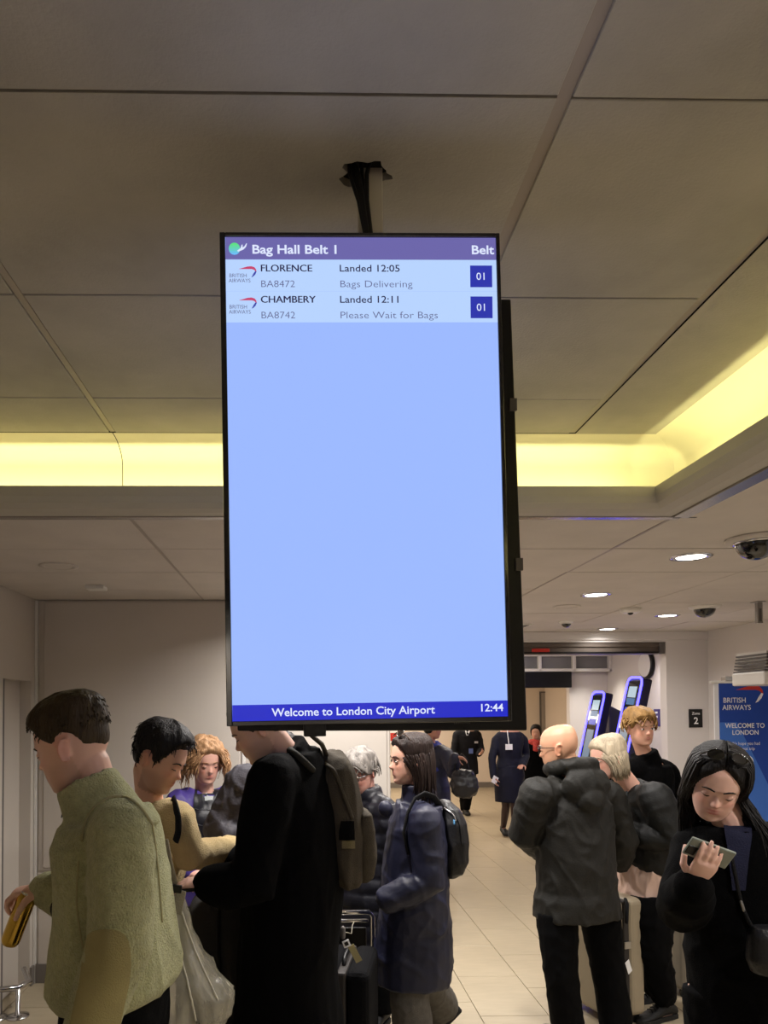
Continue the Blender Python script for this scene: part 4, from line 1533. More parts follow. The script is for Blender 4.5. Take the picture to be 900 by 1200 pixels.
CAN = mat('gold_can', srgb(196, 160, 70), .22, metal=1, var=.25, vscale=14, stretch=(1, 1, .2))
t = thing('drink_can', cn + cax * .08, 'slim gold metal drink can gripped by the hand above the low steel rail', 'can')
MB().lathe([(.018, -.083), (.022, -.080), (.0265, -.068), (.027, -.06), (.027, .06), (.0265, .068), (.022, .078), (.019, .080)], cn, cax, 28).build('body', CAN, t, smooth=True)
MB().lathe([(.021, -.0835), (.0225, -.081), (.021, -.078)], cn, cax, 24).build('rim', M['chrome'], t, smooth=True)
# black sling pouch at his chest
t = thing('chest_pouch', W(80, 950, 1.93), 'small black pouch with cords hanging at the collar of the green fleece', 'pouch')
MB().ell(W(83, 950, 1.97), V((.022, 0, .012)), V((0, .02, 0)), V((-.008, 0, .022))).build('pouch', STRAP, t, smooth=True)
MB().tube([W(78, 936, 1.95), W(74, 948, 1.94), W(72, 958, 1.94), W(76, 946, 1.95), W(78, 938, 1.95)], .0018, 6).build('cord', STRAP, t, smooth=True)
tag(MB().ell(W(68, 1068, 2.0), V((.018, 0, .01)), V((0, .02, 0)), V((-.012, 0, .03))).build('bag_strap', STRAP, smooth=True), 'black strap end peeping out in front of the green fleece', 'strap')

# ---------------------------------------------------------------- 2: cream sweater
Y = 2.72
pe = W(150, 1118, 2.80)
lt = V((-.45, -.9, 0)).normalized()
p = Person('dark-haired person in a cream knit sweater leaning forward and reaching out one arm', Head(W(187, 889, Y), (.86, -.22, -.42), (.32, 0, .95), 1.02),
           W(176, 952, 2.76), W(168, 1020, 2.78), pe, lt,
           arms=[(W(207, 958, 2.60), W(222, 1002, 2.58), W(278, 992, 2.95), HANG((1, .2, -.1), (0, .3, -1), -1)),
                 (W(160, 955, 2.93), W(185, 1022, 2.9), W(203, 1006, 2.72), HANG((.6, -.5, .4), (.5, .2, -.6), 1))],
           legs=stand(pe, lt, foot=(.9, -.3, 0)), vox=.0062, tone=(206, 158, 132), stubble=(140, 108, 92), lip=(150, 92, 80))
p.top('sweater', CREAM, None, th=.03, hem=((.12, .19, .14), (.05, .20, .15)), sr=(.066, .062, .060, .052, .046), wr=.006, freq=11, seed=4., collar=(.035, .072, .066))
p.trousers(BLACKT)
p.shoes(SHOEB, SOLEB)
p.hair(H_BLACK, SHORT, lambda a, z: .008 + .020 * max(0, min(1, (z - .0) / .07)) + (.010 if abs(a) < .8 and z > .06 else 0), tuft=.008, tf=40, seed=3., spikes=900, sl=.02)
p.brows(H_BLACK, p.o, drop=.003)
p.eyes(p.o, False)
sw = [c for c in p.o.children if c.name.startswith('sweater')][0]
piping(sw, [(197, 924), (203, 938), (208, 955), (209, 972), (206, 985)], .017, STRAP, 'shoulder_strap', sw, n=14, lift=.002, flat=.35)

# ---------------------------------------------------------------- 3: curly hair, purple jacket
Y = 4.02
pe = W(240, 1032, 4.06)
lt = V((.93, .35, 0)).normalized()
sh1, sh2 = W(209, 942, 3.94), W(273, 940, 4.14)
p = Person('person with frizzy auburn shoulder-length hair in a purple jacket over a dark padded vest', Head(W(241, 893, Y), (.42, -.84, -.22), (.05, -.1, 1), .98),
           W(240, 936, 4.06), W(240, 980, 4.06), pe, lt,
           arms=[(sh1, sh1 + V((-.03, -.05, -.28)), sh1 + V((.1, -.25, -.32)), HANG((.7, -.6, 0), (0, .3, -1), -1)), (sh2, sh2 + V((.04, -.02, -.28)), sh2 + V((-.04, -.22, -.36)), HANG((-.5, -.6, -.1), (0, .3, -1), 1))],
           legs=stand(pe, lt, foot=(.4, -.9, 0)), vox=.0065, tone=(222, 172, 154), lip=(190, 104, 100), nose=.95)
pj = p.top('jacket', PURPLE, None, th=.05, hem=((.10, .215, .17), (.0, .215, .17)), sr=(.082, .078, .072, .066, .055), wr=.008, freq=10, seed=6., collar=(.03, .105, .10))
patch(pj, [(y, 228 - (y - 926) * .05, 262 + (y - 926) * .02) for y in range(926, 1000, 5)], DKPUF, 'padded_vest', pj, lift=.006)
for yy in (948, 966, 984):
    piping(pj, [(228, yy), (244, yy + 2), (262, yy)], .004, DKPUF, 'quilt_seam', pj, n=10, lift=.004)
patch(pj, [(y, 240 - (936 - y) * .1, 249 + (936 - y) * .15) for y in (922, 926, 930, 934, 938)], cloth('white_tee', (200, 205, 205)), 'tee_shirt', pj, n=5, lift=.009)
p.trousers(BLACKT)
p.shoes(SHOEB, SOLEB)
hh = p.h


def curls(mb, h=hh):
    rnd = random.Random(5)
    for i in range(620):
        a = rnd.choice((-1, 1)) * rnd.uniform(.62, PI)
        z0 = rnd.uniform(-.01, .10)
        if abs(a) < 1.0:
            z0 = rnd.uniform(.05, .10)
        x, y, z = head_pt(a, z0)
        o = rnd.uniform(1.08, 1.35)
        p0 = V((x * 1.05, y * 1.05, z + .012))
        dirx = V((math.sin(a), math.cos(a) - .15, 0))
        L = rnd.uniform(.06, .17) if abs(a) > 1.0 else rnd.uniform(.08, .15)
        pts = []
        ph = rnd.uniform(0, 6)
        for k in range(9):
            t = k / 8
            q = p0 + dirx * (.05 * math.sin(min(1, t * 1.3) * PI * .6) * o) + V((0, 0, -L * t * (1 if z0 < .05 else 1.1)))
            q += V((math.sin(ph + t * 9), math.cos(ph + t * 8), .3 * math.sin(ph + t * 7))) * .008
            pts.append(h.p(*q))
        strand(mb, pts, .0042, .0014, 4)


p.hair(H_CURL, LONGL, lambda a, z: .014 + .012 * max(0, min(1, z / .08)) + (.008 if abs(a) > 1.2 else 0), tuft=.012, tf=60, seed=8., extra=curls)
p.brows(H_CURL, p.o, .0026)
p.eyes(p.o, False)

# ---------------------------------------------------------------- 4: grey jacket, mostly hidden
Y = 3.35
pe = W(330, 1066, 3.4)
lt = V((.5, -.86, 0)).normalized()
sh1, sh2 = W(288, 918, 3.2), W(372, 930, 3.55)
p = Person('person in a shiny grey jacket, mostly hidden behind the long black coat', Head(W(330, 893, Y), (-.8, -.3, -.4), (-.2, 0, 1), .98),
           W(328, 928, 3.38), W(326, 990, 3.4), pe, lt,
           arms=[(sh1, W(260, 972, 3.15), W(300, 1010, 3.02), HANG((.8, -.4, -.3), (0, .3, -1), -1)), (sh2, sh2 + V((.02, .02, -.28)), sh2 + V((-.1, -.1, -.48)), HANG((0, -.3, -1), (-1, 0, 0), 1))],
           legs=stand(pe, lt, foot=(-.8, -.4, 0)), vox=.009)
p.top('jacket', GREYJ, None, th=.045, hem=((.12, .2, .16), (.0, .2, .16)), sr=(.092, .088, .088, .08, .06), wr=.010, freq=12, seed=9., vox=.010, collar=(.04, .085, .08), quilt_=None)
p.trousers(BLACKT)
p.shoes(SHOEB, SOLEB)
p.hair(H_BLACK, SHORT, lambda a, z: .01 + .01 * max(0, min(1, z / .07)))

# ---------------------------------------------------------------- 5: long black coat
Y = 2.60
pe = W(338, 1110, 2.66)
lt = V((.35, .94, 0)).normalized()
p = Person('person in a long black wool coat wearing a khaki backpack, looking down', Head(W(303, 853, Y), (-.84, .02, -.46), (-.42, 0, .9), 1.02),
           W(342, 893, 2.63), W(346, 985, 2.66), pe, lt,
           arms=[(W(318, 912, 2.45), W(296, 1040, 2.40), W(249, 1036, 2.43), dict(d=(-1, .1, .05), n=(.05, .2, -1), side=-1, curl=(.3, .5, .4), thumb=.4)),
                 (W(340, 912, 2.82), W(318, 1020, 2.86), W(280, 1010, 2.8), HANG((-1, 0, 0), (0, 0, -1), 1))],
           legs=stand(pe, lt, foot=(-1, .2, 0)), vox=.0062, tone=(206, 164, 146), stubble=(150, 120, 104), lip=(160, 100, 90))
co = p.top('long_coat', BLACKC, [(0, .20, .165), (.2, .205, .165), (.5, .21, .165), (.75, .215, .15), (.9, .19, .12), (.98, .13, .105), (1.06, .095, .095)], th=.012,
           hem=((.56, .24, .215), (.3, .22, .195), (.1, .21, .175)), sr=(.088, .085, .084, .082, .068), wr=.006, freq=7, squash=(1, 1, .45), seed=12., vox=.009, shoulder=.075, collar=(.055, .088, .092))
p.trousers(BLACKT)
p.shoes(SHOEB, SOLEB)
p.hair(H_DARKB, SHORT, lambda a, z: .004 + .010 * max(0, min(1, z / .07)), seed=2.)
p.brows(H_DARKB, p.o, drop=.003)
p.eyes(p.o, False)
piping(co, [(306, 878), (318, 871), (332, 875), (348, 885), (366, 902)], .013, cloth('khaki_webbing', (40, 38, 32)), 'shoulder_strap', co, n=18, lift=.0)
# the khaki backpack on his back
t = thing('backpack', W(402, 1040, 2.74), 'khaki canvas backpack worn on the back of the long black coat', 'backpack')
bk = MB()
ax_u, ax_v = V((1, .15, 0)).normalized(), V((-.15, 1, 0)).normalized()


def bring(px0, px1, py, Yc, d):
    a_, b_ = W(px0, py, Yc), W(px1, py, Yc)
    c = (a_ + b_) / 2
    hw = (b_.x - a_.x) / 2
    return [c + ax_u * hw * math.copysign(abs(math.cos(x)) ** .7, math.cos(x)) + ax_v * d * math.copysign(abs(math.sin(x)) ** .7, math.sin(x)) for x in [2 * PI * j / 24 for j in range(24)]]


bk.loft([bring(*q) for q in ((376, 396, 880, 2.72, .06), (373, 404, 888, 2.72, .11), (372, 410, 900, 2.72, .14), (373, 418, 930, 2.72, .15), (375, 424, 970, 2.72, .155), (380, 424, 1000, 2.72, .155), (386, 422, 1025, 2.72, .15), (392, 418, 1033, 2.72, .13))])
me = remesh(bk, .008, 4)
wrinkle(me, .009, 8, (1, 1, .5), 21.)
bag = put('main_bag', me, KHAKI, t, True)
bk = MB().loft([bring(*q) for q in ((418, 424, 945, 2.70, .07), (414, 432, 952, 2.70, .10), (412, 437, 970, 2.70, .115), (412, 437, 1000, 2.70, .115), (412, 434, 1022, 2.70, .105), (412, 428, 1030, 2.70, .09))])
me = remesh(bk, .007, 4)
wrinkle(me, .006, 10, (1, 1, .5), 23.)
put('front_pocket', me, KHAKI, t, True)
piping(bag, [(381, 895), (392, 905), (402, 930), (412, 958)], .008, KHAKI, 'seam', t, lift=.002)
piping(bag, [(384, 900), (382, 960), (388, 1020)], .005, KHAKI, 'seam', t, lift=.002)
patch(bag, [(y, 400 - w_, 414 + w_ * .3) for y, w_ in ((962, 0), (968, 1), (974, 2), (980, 2), (984, 2))], BLACKT, 'side_pocket', t, lift=.007)
patch(bag, [(y, 401, 415) for y in (985, 988, 991, 994)], cloth('tan_patch', (108, 98, 70)), 'tan_patch', t, lift=.007)
MB().tube([W(365, 862, 2.62), W(377, 872, 2.62), W(383, 885, 2.66)], .018, 10, flat=.5).build('shoulder_strap', KHAKI, t, smooth=True)
# phone in his hand and beads at the wrist
ph = W(222, 1041, 2.43)
t = thing('tablet_phone', ph, 'dark phone held flat in the hand below the cream sleeve', 'phone')
MB().obox(ph, V((.052, 0, .004)), V((0, .034, 0)), V((0, 0, .005))).build('body', M['black'], t, bevel=.003)
MB().obox(ph + V((0, 0, .006)), V((.048, 0, .0036)), V((0, .031, 0)), V((0, 0, .001))).build('screen_panel', M['gloss'], t)
wr_ = W(246, 1043, 2.42)
tag(MB().tube([wr_ + V((.004 * math.sin(a), .03 * math.cos(a), .03 * math.sin(a))) for a in [2 * PI * j / 14 for j in range(15)]], .006, 8).build('bracelet', mat('pale_beads', srgb(170, 170, 140), .4, var=.5, vscale=90), smooth=True), 'pale beaded bracelet on the wrist by the dark phone', 'bracelet')

# ---------------------------------------------------------------- 6: navy coat in profile
Y = 3.45
pe = W(486, 1050, 3.47)
lt = V((.12, .99, 0)).normalized()
p = Person('person with long dark hair in a navy parka, seen in profile', Head(W(481, 891, Y), (-.97, -.16, -.02), (-.03, 0, 1), .99),
           W(491, 938, 3.46), W(488, 985, 3.47), pe, lt,
           arms=[(W(497, 962, 3.27), W(503, 1034, 3.24), W(455, 1054, 3.26), None),
                 (W(488, 960, 3.63), W(472, 1030, 3.70), W(470, 1052, 3.60), HANG((-.3, -.3, -.6), (0, 0, -1), 1))],
           legs=[(W(484, 1078, 3.40), W(480, 1170, 3.38), W(490, 1262, 3.40), (-1, -.1, 0)), (W(488, 1078, 3.55), W(498, 1150, 3.62), W(517, 1180, 3.82), (-.75, -.1, -.62))],
           vox=.006, tone=(218, 170, 148), lip=(184, 104, 98))
nc = p.top('parka', NAVY, [(0, .205, .155), (.25, .195, .150), (.5, .195, .145), (.75, .19, .125), (.9, .17, .105), (.98, .12, .10)], th=.012,
           hem=((.395, .215, .185, (-.015, 0, 0)), (.30, .215, .195, (-.012, 0, 0)), (.15, .205, .180, (-.005, 0, 0))), sr=(.080, .076, .078, .072, .062), wr=.0065, freq=8, squash=(1, 1, 1.1), seed=15., vox=.0075, collar=(.085, .088, .078))
p.trousers(JEANS, r=(.10, .095, .095, .098, .098), cut=.02)
p.shoes(BROWNS, SOLEB)
for (q0, q1) in (((450, 950), (446, 1000)), ((456, 958), (452, 985))):
    piping(nc, [q0, ((q0[0] + q1[0]) / 2 - 1, (q0[1] + q1[1]) / 2), q1], .010, NAVY, 'scarf_tie', nc, n=8, lift=.004)
MB().ell(W(452, 948, 3.36), V((.03, 0, .02)), V((0, .03, 0)), V((-.02, 0, .035))).build('scarf_knot', NAVY, nc, smooth=True)
hh = p.h


def long_dark(mb, h=hh):
    rnd = random.Random(3)
    for i in range(260):
        a = rnd.uniform(.95, PI) * rnd.choice((-1, 1))
        x, y, z = head_pt(a, rnd.uniform(.0, .10))
        p0 = V((x, y, z)) * 1.08
        k = (abs(a) - .95) / (PI - .95)
        end = V((x * rnd.uniform(.8, 1.25), lerp(.005, -.115, k) + rnd.uniform(-.025, .02), -.15 - rnd.uniform(.0, .10) - .03 * k))
        mid1 = V((x * 1.32, y * 1.18 - .012, z * .2))
        mid2 = V((x * 1.28, lerp(-.01, -.12, k), -.09))
        strand(mb, [h.p(*q) for q in bez(p0, mid1, mid2, end, 8)], .0065, .0025, 4)


p.hair(H_DARKB, ([0, .5, .9, 1.2, 1.6, PI], [.074, .066, .045, .005, -.06, -.085]), lambda a, z: .010 + .012 * max(0, min(1, z / .08)), tuft=.005, tf=50, seed=18., extra=long_dark)
p.brows(H_DARKB, p.o)
p.eyes(p.o, True)
glasses(p, mat('tortoise', srgb(70, 52, 40), .2, coat=.6), True, M['dome'], back=-.002, tilt=.9)
# black backpack
t = thing('backpack', W(528, 1025, 3.5), 'shiny black backpack on the shoulders of the navy parka', 'backpack')
ax_u, ax_v = V((1, .05, 0)).normalized(), V((-.05, 1, 0)).normalized()
bk = MB().loft([bring(*q) for q in ((518, 526, 938, 3.50, .06), (514, 535, 946, 3.50, .11), (511, 543, 962, 3.50, .14), (510, 546, 985, 3.50, .15), (511, 545, 1005, 3.50, .15), (513, 538, 1018, 3.50, .14), (517, 530, 1025, 3.50, .11))])
me = remesh(bk, .007, 4)
wrinkle(me, .006, 9, (1, 1, .6), 31.)
BP = mat('black_nylon', srgb(17, 17, 20), .4, spec=.5, bump=.2, bscale=160)
bag = put('main_bag', me, BP, t, True)
piping(bag, [(518, 946), (530, 952), (538, 966), (541, 990)], .004, M['black'], 'zip', t, lift=.001)
piping(bag, [(522, 948), (531, 955), (534, 962)], .005, M['steel'], 'carry_handle', t, n=10, lift=.003)
piping(bag, [(532, 962), (532.5, 966)], .0045, mat('turquoise_charm', srgb(80, 130, 170), .3), 'charm', t, n=4, lift=.006)
MB().tube([W(517, 946, 3.42), W(508, 934, 3.36), W(497, 930, 3.33), W(486, 936, 3.30), W(478, 952, 3.28), W(473, 976, 3.265), W(478, 1000, 3.27)], .016, 10, flat=.45, hint=V((0, -1, 0))).build('shoulder_strap', STRAP, t, smooth=True)

# ---------------------------------------------------------------- 7: grey hair behind
Y = 4.05
pe = W(428, 1040, 4.1)
lt = V((.85, -.5, 0)).normalized()
sh1, sh2 = W(402, 952, 4.2), W(452, 952, 3.98)
p = Person('person with short grey hair and glasses in a dark puffer coat behind the khaki backpack', Head(W(422, 905, Y), (-.62, -.70, -.35), (-.1, -.1, 1), .98),
           W(430, 940, 4.1), W(430, 985, 4.1), pe, lt,
           arms=[(sh1, *down(sh1, -.03)[:2], HANG((0, 0, -1), (1, 0, 0), 1)), (sh2, *down(sh2, .03)[:2], HANG((0, 0, -1), (-1, 0, 0), -1))],
           legs=stand(pe, lt, foot=(-.5, -.8, 0)), vox=.0072, tone=(200, 148, 132), lip=(170, 100, 96))
p.top('puffer_coat', DKPUF, None, th=.05, hem=((.3, .21, .18), (.0, .21, .17)), sr=(.09, .085, .08, .075, .06), wr=.004, freq=10, seed=25., collar=(.10, .098, .09), quilt_=(tuple(pe), (0, 0, 1), .085, .012))
p.trousers(BLACKT)
p.shoes(SHOEB, SOLEB)


def greycurl(mb, h=p.h):
    rnd = random.Random(9)
    for i in range(120):
        a = rnd.uniform(-PI, PI)
        z0 = rnd.uniform(.0, .115) if abs(a) > .9 else rnd.uniform(.07, .115)
        x, y, z = head_pt(a, z0)
        p0 = V((x, y, z)) * 1.06
        side = V((math.cos(a), -math.sin(a), 0)) * rnd.choice((-1, 1))
        p1 = p0 + p0.normalized() * .022 + side * .02
        p2 = p0 + p0.normalized() * .02 + side * .045 - V((0, 0, .02))
        p3 = p0 + p0.normalized() * .006 + side * .055 - V((0, 0, .045))
        strand(mb, [h.p(*q) for q in bez(p0, p1, p2, p3, 6)], .007, .003, 5)


p.hair(H_GREY, ([0, .5, .9, 1.2, 1.6, 2., PI], [.055, .055, .03, -.005, -.02, -.05, -.07]), lambda a, z: .012 + .016 * max(0, min(1, z / .08)), tuft=.010, tf=45, seed=26., extra=greycurl)
p.brows(H_GREY, p.o)
p.eyes(p.o, False)
glasses(p, M['steel'])

# ---------------------------------------------------------------- 8: blue scarf, further back
Y = 7.9
pe = W(505, 925, Y)
lt = V((.8, -.55, 0)).normalized()
sh1, sh2 = W(489, 884, 8.0), W(522, 884, 7.75)
p = Person('person in a long navy coat and blue scarf carrying a black handbag', Head(W(507, 853, Y), (.8, -.55, -.1), (0, 0, 1), 1.0),
           W(505, 876, 7.92), W(505, 898, 7.92), pe, lt,
           arms=[(sh1, *down(sh1, -.03, 0), HANG((0, 0, -1), (1, 0, 0), 1)), (sh2, W(531, 906, 7.6), W(533, 887, 7.5), HANG((.8, -.3, -.1), (0, -.5, -1), 1))],
           legs=stand(pe, lt, foot=(.6, -.8, 0)), vox=.011, tone=(190, 138, 118))
p.top('long_coat', NAVY, None, th=.05, hem=((.45, .23, .2), (.0, .215, .17)), sr=(.085, .08, .07, .065, .055), vox=.013, seed=28.)
mb = MB().tube([p.nb + V((.085 * math.cos(a), .085 * math.sin(a), .015 + .02 * math.sin(a * 2))) for a in [2 * PI * j / 12 for j in range(13)]], .045, 10)
mb.tube([p.nb + V((.02, -.10, 0)), p.nb + V((.03, -.16, -.12)), p.nb + V((.03, -.17, -.24))], .04, 8, flat=.5)
mb.build('scarf', cloth('blue_scarf', (52, 58, 128), .9), p.o, smooth=True)
p.trousers(BLACKT)
p.shoes(SHOEB, SOLEB)
p.hair(H_BLACK, LONGL, lambda a, z: .02 + .01 * max(0, min(1, z / .08)), tuft=.006)
t = thing('handbag', W(545, 935, 7.48), 'slouchy black leather handbag held beside the navy coat', 'handbag')
mb = MB().loft([bring(*q) for q in ((531, 553, 902, 7.48, .06), (529, 558, 912, 7.48, .11), (529, 560, 922, 7.48, .13), (532, 557, 930, 7.48, .12), (536, 550, 934, 7.48, .09))])
me = remesh(mb, .013, 3)
wrinkle(me, .015, 9, (1, 1, 1), 3.)
put('bag_body', me, mat('black_leather', srgb(26, 26, 30), .38, spec=.5), t, True)
MB().tube([W(533, 904, 7.48), W(534, 889, 7.48), W(541, 884, 7.48), W(547, 890, 7.48), W(549, 904, 7.48)], .012, 8).build('strap', STRAP, t, smooth=True)

# ---------------------------------------------------------------- 9: crew member with tie
Y = 11.9
WHITES = cloth('white_shirt', (220, 220, 222), .7)
pe = W(547, 896, Y)
lt = V((.97, .2, 0)).normalized()
sh1, sh2 = W(535, 861, 11.85), W(560, 861, 12.0)
fl_ = CAM_H * F_PX
p = Person('uniformed airline crew member in a black suit and tie walking out of the far hall', Head(W(547.5, 840, 11.9), (0, -1, -.05), (0, 0, 1), 1.0),
           W(547.5, 853, Y), W(547, 872, Y), pe, lt,
           arms=[(sh1, W(532, 880, 11.8), W(534, 896, 11.7), HANG((0, -.2, -1), (1, 0, 0), 1)), (sh2, W(564, 879, 11.85), W(561, 884, 11.6), HANG((.3, -.9, .2), (-.5, 0, .8), -1))],
           legs=[(W(542, 900, Y), W(543, 927, Y), W(544, 948, 12.2), (-.1, -1, 0)), (W(552, 900, Y), W(550, 925, Y), W(546, 948, 12.0), (0, -1, 0))], vox=.012)
sj = p.top('suit_jacket', cloth('black_suit', (16, 16, 20), .8), None, th=.03, hem=((.16, .2, .16), (.0, .185, .14)), sr=(.066, .064, .058, .055, .048), vox=.014, wr=.004, seed=30.)
patch(sj, [(852, 543, 552), (855, 544, 551), (858, 545.2, 549.8), (862, 546.4, 548.6)], WHITES, 'shirt_front', sj, n=6, lift=.012)
patch(sj, [(853, 546.4, 548.8), (857, 546.4, 548.8), (861, 546.6, 548.4)], BLACKC, 'tie', sj, n=4, lift=.022)
patch(sj, [(868.5, 555.5, 559.5), (871, 555.5, 559.5)], WHITES, 'name_badge', sj, n=4, lift=.012)
patch(sj, [(877, 549, 554), (883, 549, 554)], mat('id_card', srgb(110, 130, 190), .4), 'id_card', sj, n=4, lift=.012)
p.trousers(BLACKT, vox=.014)
p.shoes(SHOEB, SOLEB)
p.hair(H_BLACK, SHORT, lambda a, z: .012)
p.eyes(p.o, True)

# ---------------------------------------------------------------- 10: crew member in skirt
Y = 9.65
pe = W(597, 900, Y)
lt = V((1, .08, 0)).normalized()
sh1, sh2 = W(582, 867, 9.65), W(613, 867, 9.7)
p = Person('airline crew member in a navy skirt suit with a lanyard badge, walking', Head(W(597, 835, Y), (0, -1, -.06), (0, 0, 1), .98),
           W(597, 853, Y), W(597, 876, Y), pe, lt,
           arms=[(sh1, W(576.5, 889, 9.6), W(578, 910, 9.55), HANG((.15, -.15, -1), (1, 0, 0), 1)), (sh2, W(616.5, 886, 9.72), W(613, 897, 9.5), HANG((-.4, -.5, 0), (0, 0, -1), 1))],
           legs=[(W(589, 905, Y), W(593, 944, 9.75), W(590, 968, 10.0), (0, -1, -.2)), (W(601, 905, Y), W(603, 945, 9.6), W(604.5, 978, 9.65), (.05, -1, -.15))], vox=.0095, tone=(176, 128, 110))
uj = p.top('suit_jacket', UNIF, None, th=.022, hem=((.02, .185, .14),), sr=(.068, .062, .055, .05, .045), vox=.012, wr=.004, seed=33.)
mb = MB()
mb.loft([[p.pe + V((x * hw, y * hd, -d)) for x, y in [(math.cos(2 * PI * j / 24), math.sin(2 * PI * j / 24)) for j in range(24)]] for d, hw, hd in ((.46, .20, .16), (.3, .205, .165), (.1, .205, .16), (-.04, .18, .14))])
me = remesh(mb, .012, 3)
wrinkle(me, .006, 6, (1, 1, .3), 3.)
put('skirt', me, UNIF, p.o, True)
p.shoes(SHOEB, SOLEB, hgt=.06, name='court_shoe')
TIGHTS = mat('dark_tights', srgb(58, 42, 42), .5)
mb = MB()
for hp, kn, an, ft_ in p.legs:
    mb.tube([lerp(hp, kn, .6), kn, lerp(kn, an, .3), an], [.066, .058, .056, .039], 12)
mb.build('tights', TIGHTS, p.o, smooth=True)
patch(uj, [(852, 590, 604), (854, 592, 602), (857, 594, 600)], BLACKC, 'scarf_tie', uj, n=6, lift=.012)
piping(uj, [(594, 856), (595.5, 866), (596, 872)], .006, WHITES, 'lanyard', uj, n=8, lift=.012)
patch(uj, [(872, 592.5, 600), (878.5, 592.5, 600)], WHITES, 'id_card', uj, n=4, lift=.02)
p.hair(H_BLACK, LONGL, lambda a, z: .015, tuft=.004)
p.eyes(p.o, True)
c = W(580, 914, 9.5)
tag(MB().obox(c, V((.035, .01, -.02)), V((.02, 0, .045)), V((0, .004, 0))).build('paper_slip', M['lwhite'], bevel=.001), 'white folded paper in the hand of the crew member in the skirt', 'paper')

# ---------------------------------------------------------------- 11: far person with red scarf
Y = 11.2
pe = W(627, 900, Y)
lt = V((1, 0, 0))
sh1, sh2 = W(617, 875, Y), W(639, 875, Y)
p = Person('distant person in black with a red patterned scarf, half hidden by the olive parka', Head(W(628, 858, Y), (-.4, -.9, -.1), (0, 0, 1), .95),
           W(628, 871, Y), W(628, 885, Y), pe, lt, arms=[(sh1, *down(sh1, -.02, 0), HANG((0, 0, -1), (1, 0, 0), 1)), (sh2, *down(sh2, .02, 0), HANG((0, 0, -1), (-1, 0, 0), -1))],
           legs=stand(pe, lt, foot=(0, -1, 0)), vox=.013)
p.top('coat', BLACKC, None, th=.04, hem=((.3, .2, .16), (.0, .2, .15)), vox=.016, wr=.004)
p.trousers(BLACKT, vox=.016)
p.shoes(SHOEB, SOLEB)
MB().tube([p.nb + V((.095 * math.cos(a), .095 * math.sin(a), .0 + .02 * math.sin(a * 2))) for a in [2 * PI * j / 12 for j in range(13)]], .055, 10).tube([p.nb + V((-.04, -.14, .02)), p.nb + V((-.05, -.17, -.1))], .05, 8, flat=.5).build('scarf', mat('red_scarf', srgb(170, 60, 54), .8, var=.5, vscale=30), p.o, smooth=True)
p.hair(H_BLACK, LONGL, lambda a, z: .015, tuft=.004)
# ---------------------------------------------------------------- 12: bald, olive parka
Y = 3.85
pe = W(676, 1040, 3.87)
lt = V((.95, .32, 0)).normalized()
sh1, sh2 = W(629, 930, 3.76), W(713, 932, 3.98)
p = Person('bald person with glasses in a dark olive hooded parka, back turned', Head(W(655, 876, 3.84), (-.80, .55, -.14), (-.1, .05, 1), 1.03),
           W(668, 915, 3.86), W(673, 972, 3.86), pe, lt,
           arms=[(sh1, W(615, 976, 3.85), W(640, 1000, 4.12), HANG((.4, .9, .1), (0, 0, -1), 1)), (sh2, W(729, 985, 4.02), W(726, 1010, 4.10), HANG((-.4, .9, .0), (0, 0, -1), -1))],
           legs=[(W(652, 1068, 3.82), W(657, 1140, 3.80), W(666, 1205, 3.84), (-.5, .85, 0)), (W(702, 1068, 3.92), W(712, 1135, 3.92), W(722, 1200, 3.90), (.1, 1, 0))],
           vox=.0065, tone=(196, 148, 118), g=1.05, ear=1.1)


def hood(mb):
    b_ = V((.33, -.94, 0)).normalized()
    l_ = V((.94, .33, 0)).normalized()
    nb_ = W(668, 915, 3.86)
    pts, rad = [], []
    for q in range(13):
        t_ = math.radians(-135 + q * 22.5)
        pts.append(nb_ + l_ * .118 * math.sin(t_) + b_ * .105 * math.cos(t_) + V((0, 0, .070 + .022 * math.cos(t_))))
        rad.append(.030 + .016 * max(0, math.cos(t_ * .7)))
    mb.tube(pts, rad, 14)
    mb.ell(nb_ + b_ * .115 + V((.01, 0, -.015)), l_ * .155, V((0, 0, .105)), b_ * .062, 20, 12)
    mb.ell(nb_ + b_ * .145 + V((.015, 0, -.085)), l_ * .09, V((0, 0, .07)), b_ * .045, 18, 10)


pk = p.top('parka', OLIVE, [(0, .215, .165), (.25, .215, .165), (.5, .22, .16), (.75, .22, .145), (.9, .19, .12), (.98, .13, .10)], th=.005,
           hem=((.155, .245, .175), (.05, .235, .175)), sr=(.094, .090, .086, .08, .065), wr=.008, freq=8, squash=(1, 1, .9), seed=40., vox=.008, extra=hood, shoulder=.08, g=1.0)
p.trousers(BLACKT, r=(.105, .098, .085, .083, .086), wr=.005)
p.shoes(SHOEB, SOLEB)
glasses(p, M['black'])
p.brows(H_GREY, p.o)

# ---------------------------------------------------------------- 13: grey-blond bob, black padded jacket
Y = 4.12
pe = W(763, 1040, 4.2)
lt = V((.12, .99, 0)).normalized()
p = Person('person with a grey-blond bob in a black padded jacket and pale pink shirt, bending forward', Head(W(713, 888, 4.1), (-.93, -.15, -.22), (-.15, 0, 1), 1.0),
           W(740, 925, 4.14), W(764, 968, 4.18), pe, lt,
           arms=[(W(767, 935, 3.98), W(792, 985, 3.95), W(738, 975, 4.08), HANG((-1, .1, .1), (0, .5, -1), 1)), (W(744, 930, 4.34), W(746, 985, 4.4), W(712, 975, 4.3), HANG((-1, 0, 0), (0, 0, -1), -1))],
           legs=[(W(762, 1050, 4.10), W(765, 1115, 4.06), W(780, 1177, 4.10), (-.9, -.35, 0)), (W(758, 1050, 4.3), W(760, 1115, 4.32), W(768, 1165, 4.36), (-.9, -.3, 0))],
           vox=.0065, tone=(220, 172, 152), g=1.08)
